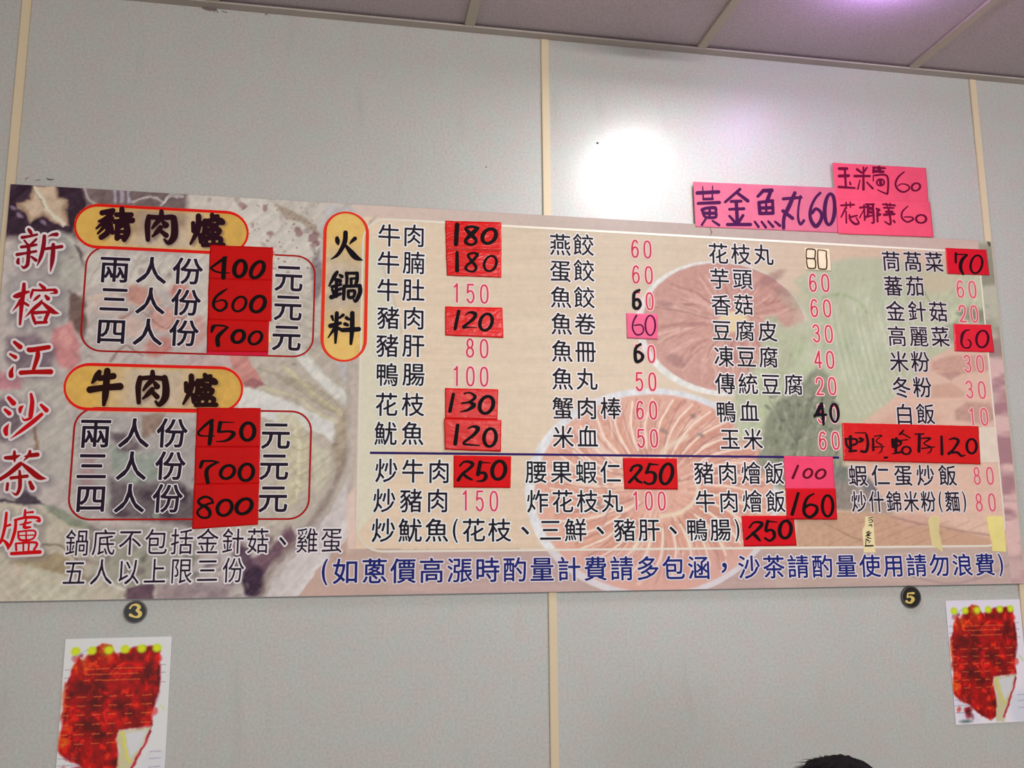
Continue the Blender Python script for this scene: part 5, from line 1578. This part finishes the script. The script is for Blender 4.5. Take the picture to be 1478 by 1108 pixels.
# ------------------------------------------------------------------ ceiling lamp above the picture, unseen fill tubes added behind the view
def ceiling_lamp(x, y, sx, sy, label, strength):
    root = empty('ceiling_light', (x, y, CEIL), label, 'light')
    v, f = box_vf(x - sx / 2 - .02, x + sx / 2 + .02, y - sy / 2 - .02, y + sy / 2 + .02, CEIL - .05, CEIL + .003)
    link('housing', pymesh('housing', v, f), root, plain('white_housing', (.8, .8, .8, 1), .4, .4))
    v, f = box_vf(x - sx / 2, x + sx / 2, y - sy / 2, y + sy / 2, CEIL - .07, CEIL - .05)
    m, nt, b = new_mat('lit_diffuser')
    b.inputs['Emission Color'].default_value = (1, .98, .96, 1)
    b.inputs['Emission Strength'].default_value = strength
    link('diffuser', pymesh('diffuser', v, f), root, m)
    return root


ceiling_lamp(LAMP[0], LAMP[1], .20, .20, 'small square ceiling light close to the wall with the board', 2)


def added_fill_tube(x, y, label):  # unseen fixture, added to go with the fill light on the wall
    root = empty('fill_tube', (x, y, 2.28), label, 'light', 'added fill tubes over the room')
    v, f = box_vf(x - .60, x + .60, y - .09, y - .05, 2.30, 2.36)
    link('reflector', pymesh('reflector', v, f), root, plain('white_housing', (.8, .8, .8, 1), .4, .4))
    for sx in (-.5, .5):
        v, f = box_vf(x + sx - .004, x + sx + .004, y - .074, y - .066, 2.36, CEIL + .003)
        link('hanger', pymesh('hanger', v, f), root, plain('hanger_steel', (.5, .5, .5, 1), .3, .5, metal=1))
    bm = bmesh.new()
    bmesh.ops.create_cone(bm, cap_ends=True, segments=16, radius1=.013, radius2=.013, depth=1.18)
    for q_ in bm.verts: q_.co = Vector((x + q_.co.z, y - .055 + q_.co.x, 2.275 + q_.co.y))
    me = bpy.data.meshes.new('tube'); bm.to_mesh(me); bm.free()
    m, nt, b = new_mat('lit_tube')
    b.inputs['Emission Color'].default_value = (1, .98, .96, 1)
    b.inputs['Emission Strength'].default_value = 3
    link('tube', me, root, m)


added_fill_tube(1.0, -2.9, 'unseen hanging tube added as fill light over the right half of the room')
added_fill_tube(-1.4, -3.3, 'unseen hanging tube added as fill light over the left half of the room')

# ------------------------------------------------------------------ the diner whose hair shows at the bottom edge
HX, HY = None, -.50
P_ = ray(1202, 1094)[0]
t_ = (HY - CAM[1]) / P_[1]
top = CAM + P_ * t_
HX, HT = float(top[0]), float(top[2])
print('HEAD TOP', HX, HT)
person = empty('person', (HX, HY, FLOOR), 'seated person whose dark hair shows at the bottom edge below disc 5', 'person')


def skin_body(name, V, E_, R_, mat, parent, root_i=0, sub=2):
    me = bpy.data.meshes.new(name)
    me.from_pydata(V, E_, [])
    o = bpy.data.objects.new(name, me)
    COL.objects.link(o)
    o.modifiers.new('s', 'SKIN')
    sv = me.skin_vertices[0].data
    for i, r in enumerate(R_):
        sv[i].radius = r if isinstance(r, tuple) else (r, r)
        sv[i].use_root = (i == root_i)
    m2 = o.modifiers.new('u', 'SUBSURF'); m2.levels = sub; m2.render_levels = sub
    dg = bpy.context.evaluated_depsgraph_get()
    me2 = bpy.data.meshes.new_from_object(o.evaluated_get(dg))
    bpy.data.objects.remove(o)
    me2.polygons.foreach_set('use_smooth', [True] * len(me2.polygons))
    return link(name, me2, parent, mat)


skin = plain('skin', (.52, .33, .24, 1), .5, .4)
cloth = plain('navy_cotton', (.03, .035, .06, 1), .8, .2)
trou = plain('dark_trousers', (.02, .02, .025, 1), .85, .2)
hairm = plain('black_hair', (.006, .004, .006, 1), .65, .15)
hz = HT - .125                      # head centre
sh = hz - .25                       # shoulder line
hip = sh - .44
fx = -1                             # facing the left along the table


def bp(x, y, z): return (HX + fx * x, HY + y, z)


V = [bp(0, 0, hip), bp(0, 0, hip + .18), bp(0.01, 0, sh - .05), bp(0, 0, sh + .05), bp(.01, 0, hz - .07),
     bp(0, -.18, sh - .01), bp(.06, -.21, sh - .27), bp(.30, -.13, sh - .345), bp(.37, -.12, sh - .352),
     bp(0, .18, sh - .01), bp(.06, .21, sh - .27), bp(.30, .13, sh - .345), bp(.37, .12, sh - .352),
     bp(.05, -.10, hip - .02), bp(.44, -.12, hip + .01), bp(.46, -.12, hip - .42), bp(.58, -.12, hip - .46),
     bp(.05, .10, hip - .02), bp(.44, .12, hip + .01), bp(.46, .12, hip - .42), bp(.58, .12, hip - .46)]
Ed = [(0, 1), (1, 2), (2, 3), (3, 4), (2, 5), (5, 6), (6, 7), (7, 8), (2, 9), (9, 10), (10, 11), (11, 12), (0, 13), (13, 14), (14, 15), (15, 16), (0, 17), (17, 18), (18, 19), (19, 20)]
Rr = [(.15, .12), (.14, .11), (.16, .11), (.055, .055), (.05, .05), .06, .045, .032, .03, .06, .045, .032, .03, .09, .062, .045, .035, .09, .062, .045, .035]
body = skin_body('body', V, Ed, Rr, cloth, person)
# head: shaped ellipsoid with a face
bm = bmesh.new()
bmesh.ops.create_uvsphere(bm, u_segments=40, v_segments=28, radius=1)
for v in bm.verts:
    x, y, z = v.co
    jaw = max(0, -z)
    X_ = x * .098 * (1 - .10 * jaw) + .012 * jaw * 1
    Y_ = y * .076 * (1 - .34 * jaw ** 1.5)
    Z_ = z * .122
    if x > .3:                        # front
        yn, zn = y, z
        X_ += .024 * math.exp(-(yn / .16) ** 2 - ((zn + .12) / .20) ** 2)          # nose
        X_ += .007 * math.exp(-(yn / .30) ** 2 - ((zn + .48) / .09) ** 2)          # lips
        X_ -= .010 * (math.exp(-((yn - .38) / .18) ** 2 - ((zn - .02) / .12) ** 2) + math.exp(-((yn + .38) / .18) ** 2 - ((zn - .02) / .12) ** 2))
        X_ += .006 * math.exp(-(yn / .3) ** 2 - ((zn + .80) / .15) ** 2)
    v.co = Vector((HX + fx * X_, HY + Y_, hz + Z_))
me = bpy.data.meshes.new('head'); bm.to_mesh(me); bm.free()
me.polygons.foreach_set('use_smooth', [True] * len(me.polygons))
head = link('head', me, person, skin)


def ell_mesh(name, c, r, mat, parent, seg=16):
    bm = bmesh.new()
    bmesh.ops.create_uvsphere(bm, u_segments=seg, v_segments=seg // 2 + 2, radius=1)
    for v in bm.verts: v.co = Vector((c[0] + v.co.x * r[0], c[1] + v.co.y * r[1], c[2] + v.co.z * r[2]))
    me = bpy.data.meshes.new(name); bm.to_mesh(me); bm.free()
    me.polygons.foreach_set('use_smooth', [True] * len(me.polygons))
    o = bpy.data.objects.new(name, me); COL.objects.link(o); me.materials.append(mat)
    o.parent = parent
    o.location = -Vector(person.location) if parent is person else (0, 0, 0)
    return o


white = plain('eye_white', (.7, .68, .66, 1), .2, .5)
for s in (-1, 1):
    ell_mesh('eye', (HX + fx * .082, HY + s * .029, hz + .002), (.011, .013, .009), white, head)
    ell_mesh('iris', (HX + fx * .0925, HY + s * .029, hz + .002), (.003, .0055, .0055), hairm, head, 10)
    ell_mesh('ear', (HX - fx * .004, HY + s * .077, hz - .012), (.020, .009, .032), skin, head)
    # hands: palm and five fingers resting on the thighs
    hp = V[8] if s < 0 else V[12]
    hp = (hp[0], hp[1], hp[2])
    hv = [hp, (hp[0] + fx * .05, hp[1], hp[2] - .004)]
    he = [(0, 1)]
    hr = [(.028, .018), (.036, .014)]
    for k, (dy, ln) in enumerate(((-.027, .060), (-.009, .070), (.009, .066), (.026, .052))):
        a0 = len(hv)
        hv += [(hp[0] + fx * .075, hp[1] + dy, hp[2] - .004), (hp[0] + fx * (.085 + ln * .5), hp[1] + dy * 1.1, hp[2] - .008), (hp[0] + fx * (.085 + ln), hp[1] + dy * 1.1, hp[2] - .030)]
        he += [(1, a0), (a0, a0 + 1), (a0 + 1, a0 + 2)]
        hr += [.0095, .0085, .0070]
    a0 = len(hv)
    hv += [(hp[0] + fx * .02, hp[1] - s * .034, hp[2] - .006), (hp[0] + fx * .055, hp[1] - s * .056, hp[2] - .014)]
    he += [(0, a0), (a0, a0 + 1)]
    hr += [.012, .009]
    skin_body('hand', hv, he, hr, skin, person)
lips = plain('lips', (.42, .17, .15, 1), .4, .4)
ell_mesh('mouth', (HX + fx * .0985, HY, hz - .060), (.006, .020, .0065), lips, head)
# hair: thick cap with ruffled locks
bm = bmesh.new()
bmesh.ops.create_uvsphere(bm, u_segments=64, v_segments=40, radius=1)
for v in bm.verts:
    x, y, z = v.co
    n = float(fbm(np.array([x * 5 + 40]), np.array([y * 9 + z * 3 + 9]), 1.0, 3)[0]) - .5
    k = 1.0 + n * .13
    front = max(0, x)
    lowcut = -.05 + .50 * front
    zz = max(z, lowcut - .75 * (1 - front)) if z < lowcut else z
    v.co = Vector((HX + fx * (x * .112 * k - .010), HY + y * .092 * k, hz + .006 + zz * .121 * k))
me = bpy.data.meshes.new('hair'); bm.to_mesh(me); bm.free()
me.polygons.foreach_set('use_smooth', [True] * len(me.polygons))
hair = link('hair', me, person, hairm)
# loose strands on the crown
q = np.random.RandomState(5)
V_, F_ = [], []
for k in range(700):
    a = q.uniform(0, 2 * math.pi)
    r0 = min(abs(q.normal(0, .05)), .088)
    z0 = math.sqrt(max(0, 1 - (r0 / .1) ** 2)) * .116 + .004
    p0 = np.array([HX + r0 * math.cos(a), HY + r0 * math.sin(a), hz + z0])
    d = np.array([math.cos(a) * .6 + q.normal(0, .35), math.sin(a) * .6 + q.normal(0, .35), q.uniform(.05, .55)])
    L_ = q.uniform(.012, .034)
    pts = [p0 + d * L_ * t_ + np.array([0, 0, -1]) * (t_ ** 2) * L_ * .45 for t_ in (0, .35, .7, 1)]
    w_ = q.uniform(.0005, .0011)
    sx_ = np.cross(d, [0, 0, 1]); sx_ = sx_ / (np.linalg.norm(sx_) + 1e-6) * w_
    b0 = len(V_)
    for i, p in enumerate(pts):
        e = (1 - i / 3.3)
        V_ += [tuple(p + sx_ * e), tuple(p - sx_ * e), tuple(p + np.array([0, 0, w_]) * e)]
    for i in range(3):
        for j in range(3):
            F_.append((b0 + 3 * i + j, b0 + 3 * i + (j + 1) % 3, b0 + 3 * i + 3 + (j + 1) % 3, b0 + 3 * i + 3 + j))
o = link('loose_strands', pymesh('loose_strands', V_, F_), person, hairm)
o['kind'] = 'stuff'
# stool under the diner
SZ = hip - .105
st = empty('stool', (HX, HY, FLOOR), 'round dark stool under the seated person', 'stool')
for nm, r, z0, z1 in (('seat', .17, SZ - .035, SZ),):
    bm = bmesh.new()
    bmesh.ops.create_cone(bm, cap_ends=True, segments=32, radius1=r, radius2=r, depth=z1 - z0)
    for v in bm.verts: v.co += Vector((HX, HY, (z0 + z1) / 2))
    bmesh.ops.bevel(bm, geom=[e for e in bm.edges if len(e.link_faces) == 2 and abs(e.verts[0].co.z - e.verts[1].co.z) < 1e-5], offset=.006, segments=2, affect='EDGES')
    me = bpy.data.meshes.new(nm); bm.to_mesh(me); bm.free()
    link(nm, me, st, plain('dark_wood', (.06, .035, .02, 1), .5, .4))
M_leg = plain('stool_leg_wood', (.06, .035, .02, 1), .5, .4)
for sx in (-1, 1):
    for sy in (-1, 1):
        bm = bmesh.new()
        bmesh.ops.create_cone(bm, cap_ends=True, segments=12, radius1=.015, radius2=.018, depth=SZ - .035 - FLOOR)
        for v in bm.verts:
            t_ = (v.co.z / (SZ - .035 - FLOOR)) + .5
            v.co += Vector((HX + sx * (.14 - .03 * t_), HY + sy * (.14 - .03 * t_), (SZ - .035 + FLOOR) / 2))
        me = bpy.data.meshes.new('leg'); bm.to_mesh(me); bm.free()
        link('leg', me, st, M_leg)

GROUPS = {'price_sticker': 'handwritten price stickers on the menu board', 'paper_note': 'pink paper notes above the menu board',
          'torn_label': 'torn leftovers of old labels on the board', 'number_disc': 'numbered discs under the board',
          'poster': 'chilli dish posters under the board'}
for o in bpy.data.objects:
    k = o.name.split('.')[0]
    if o.parent is None and k in GROUPS:
        o['group'] = GROUPS[k]
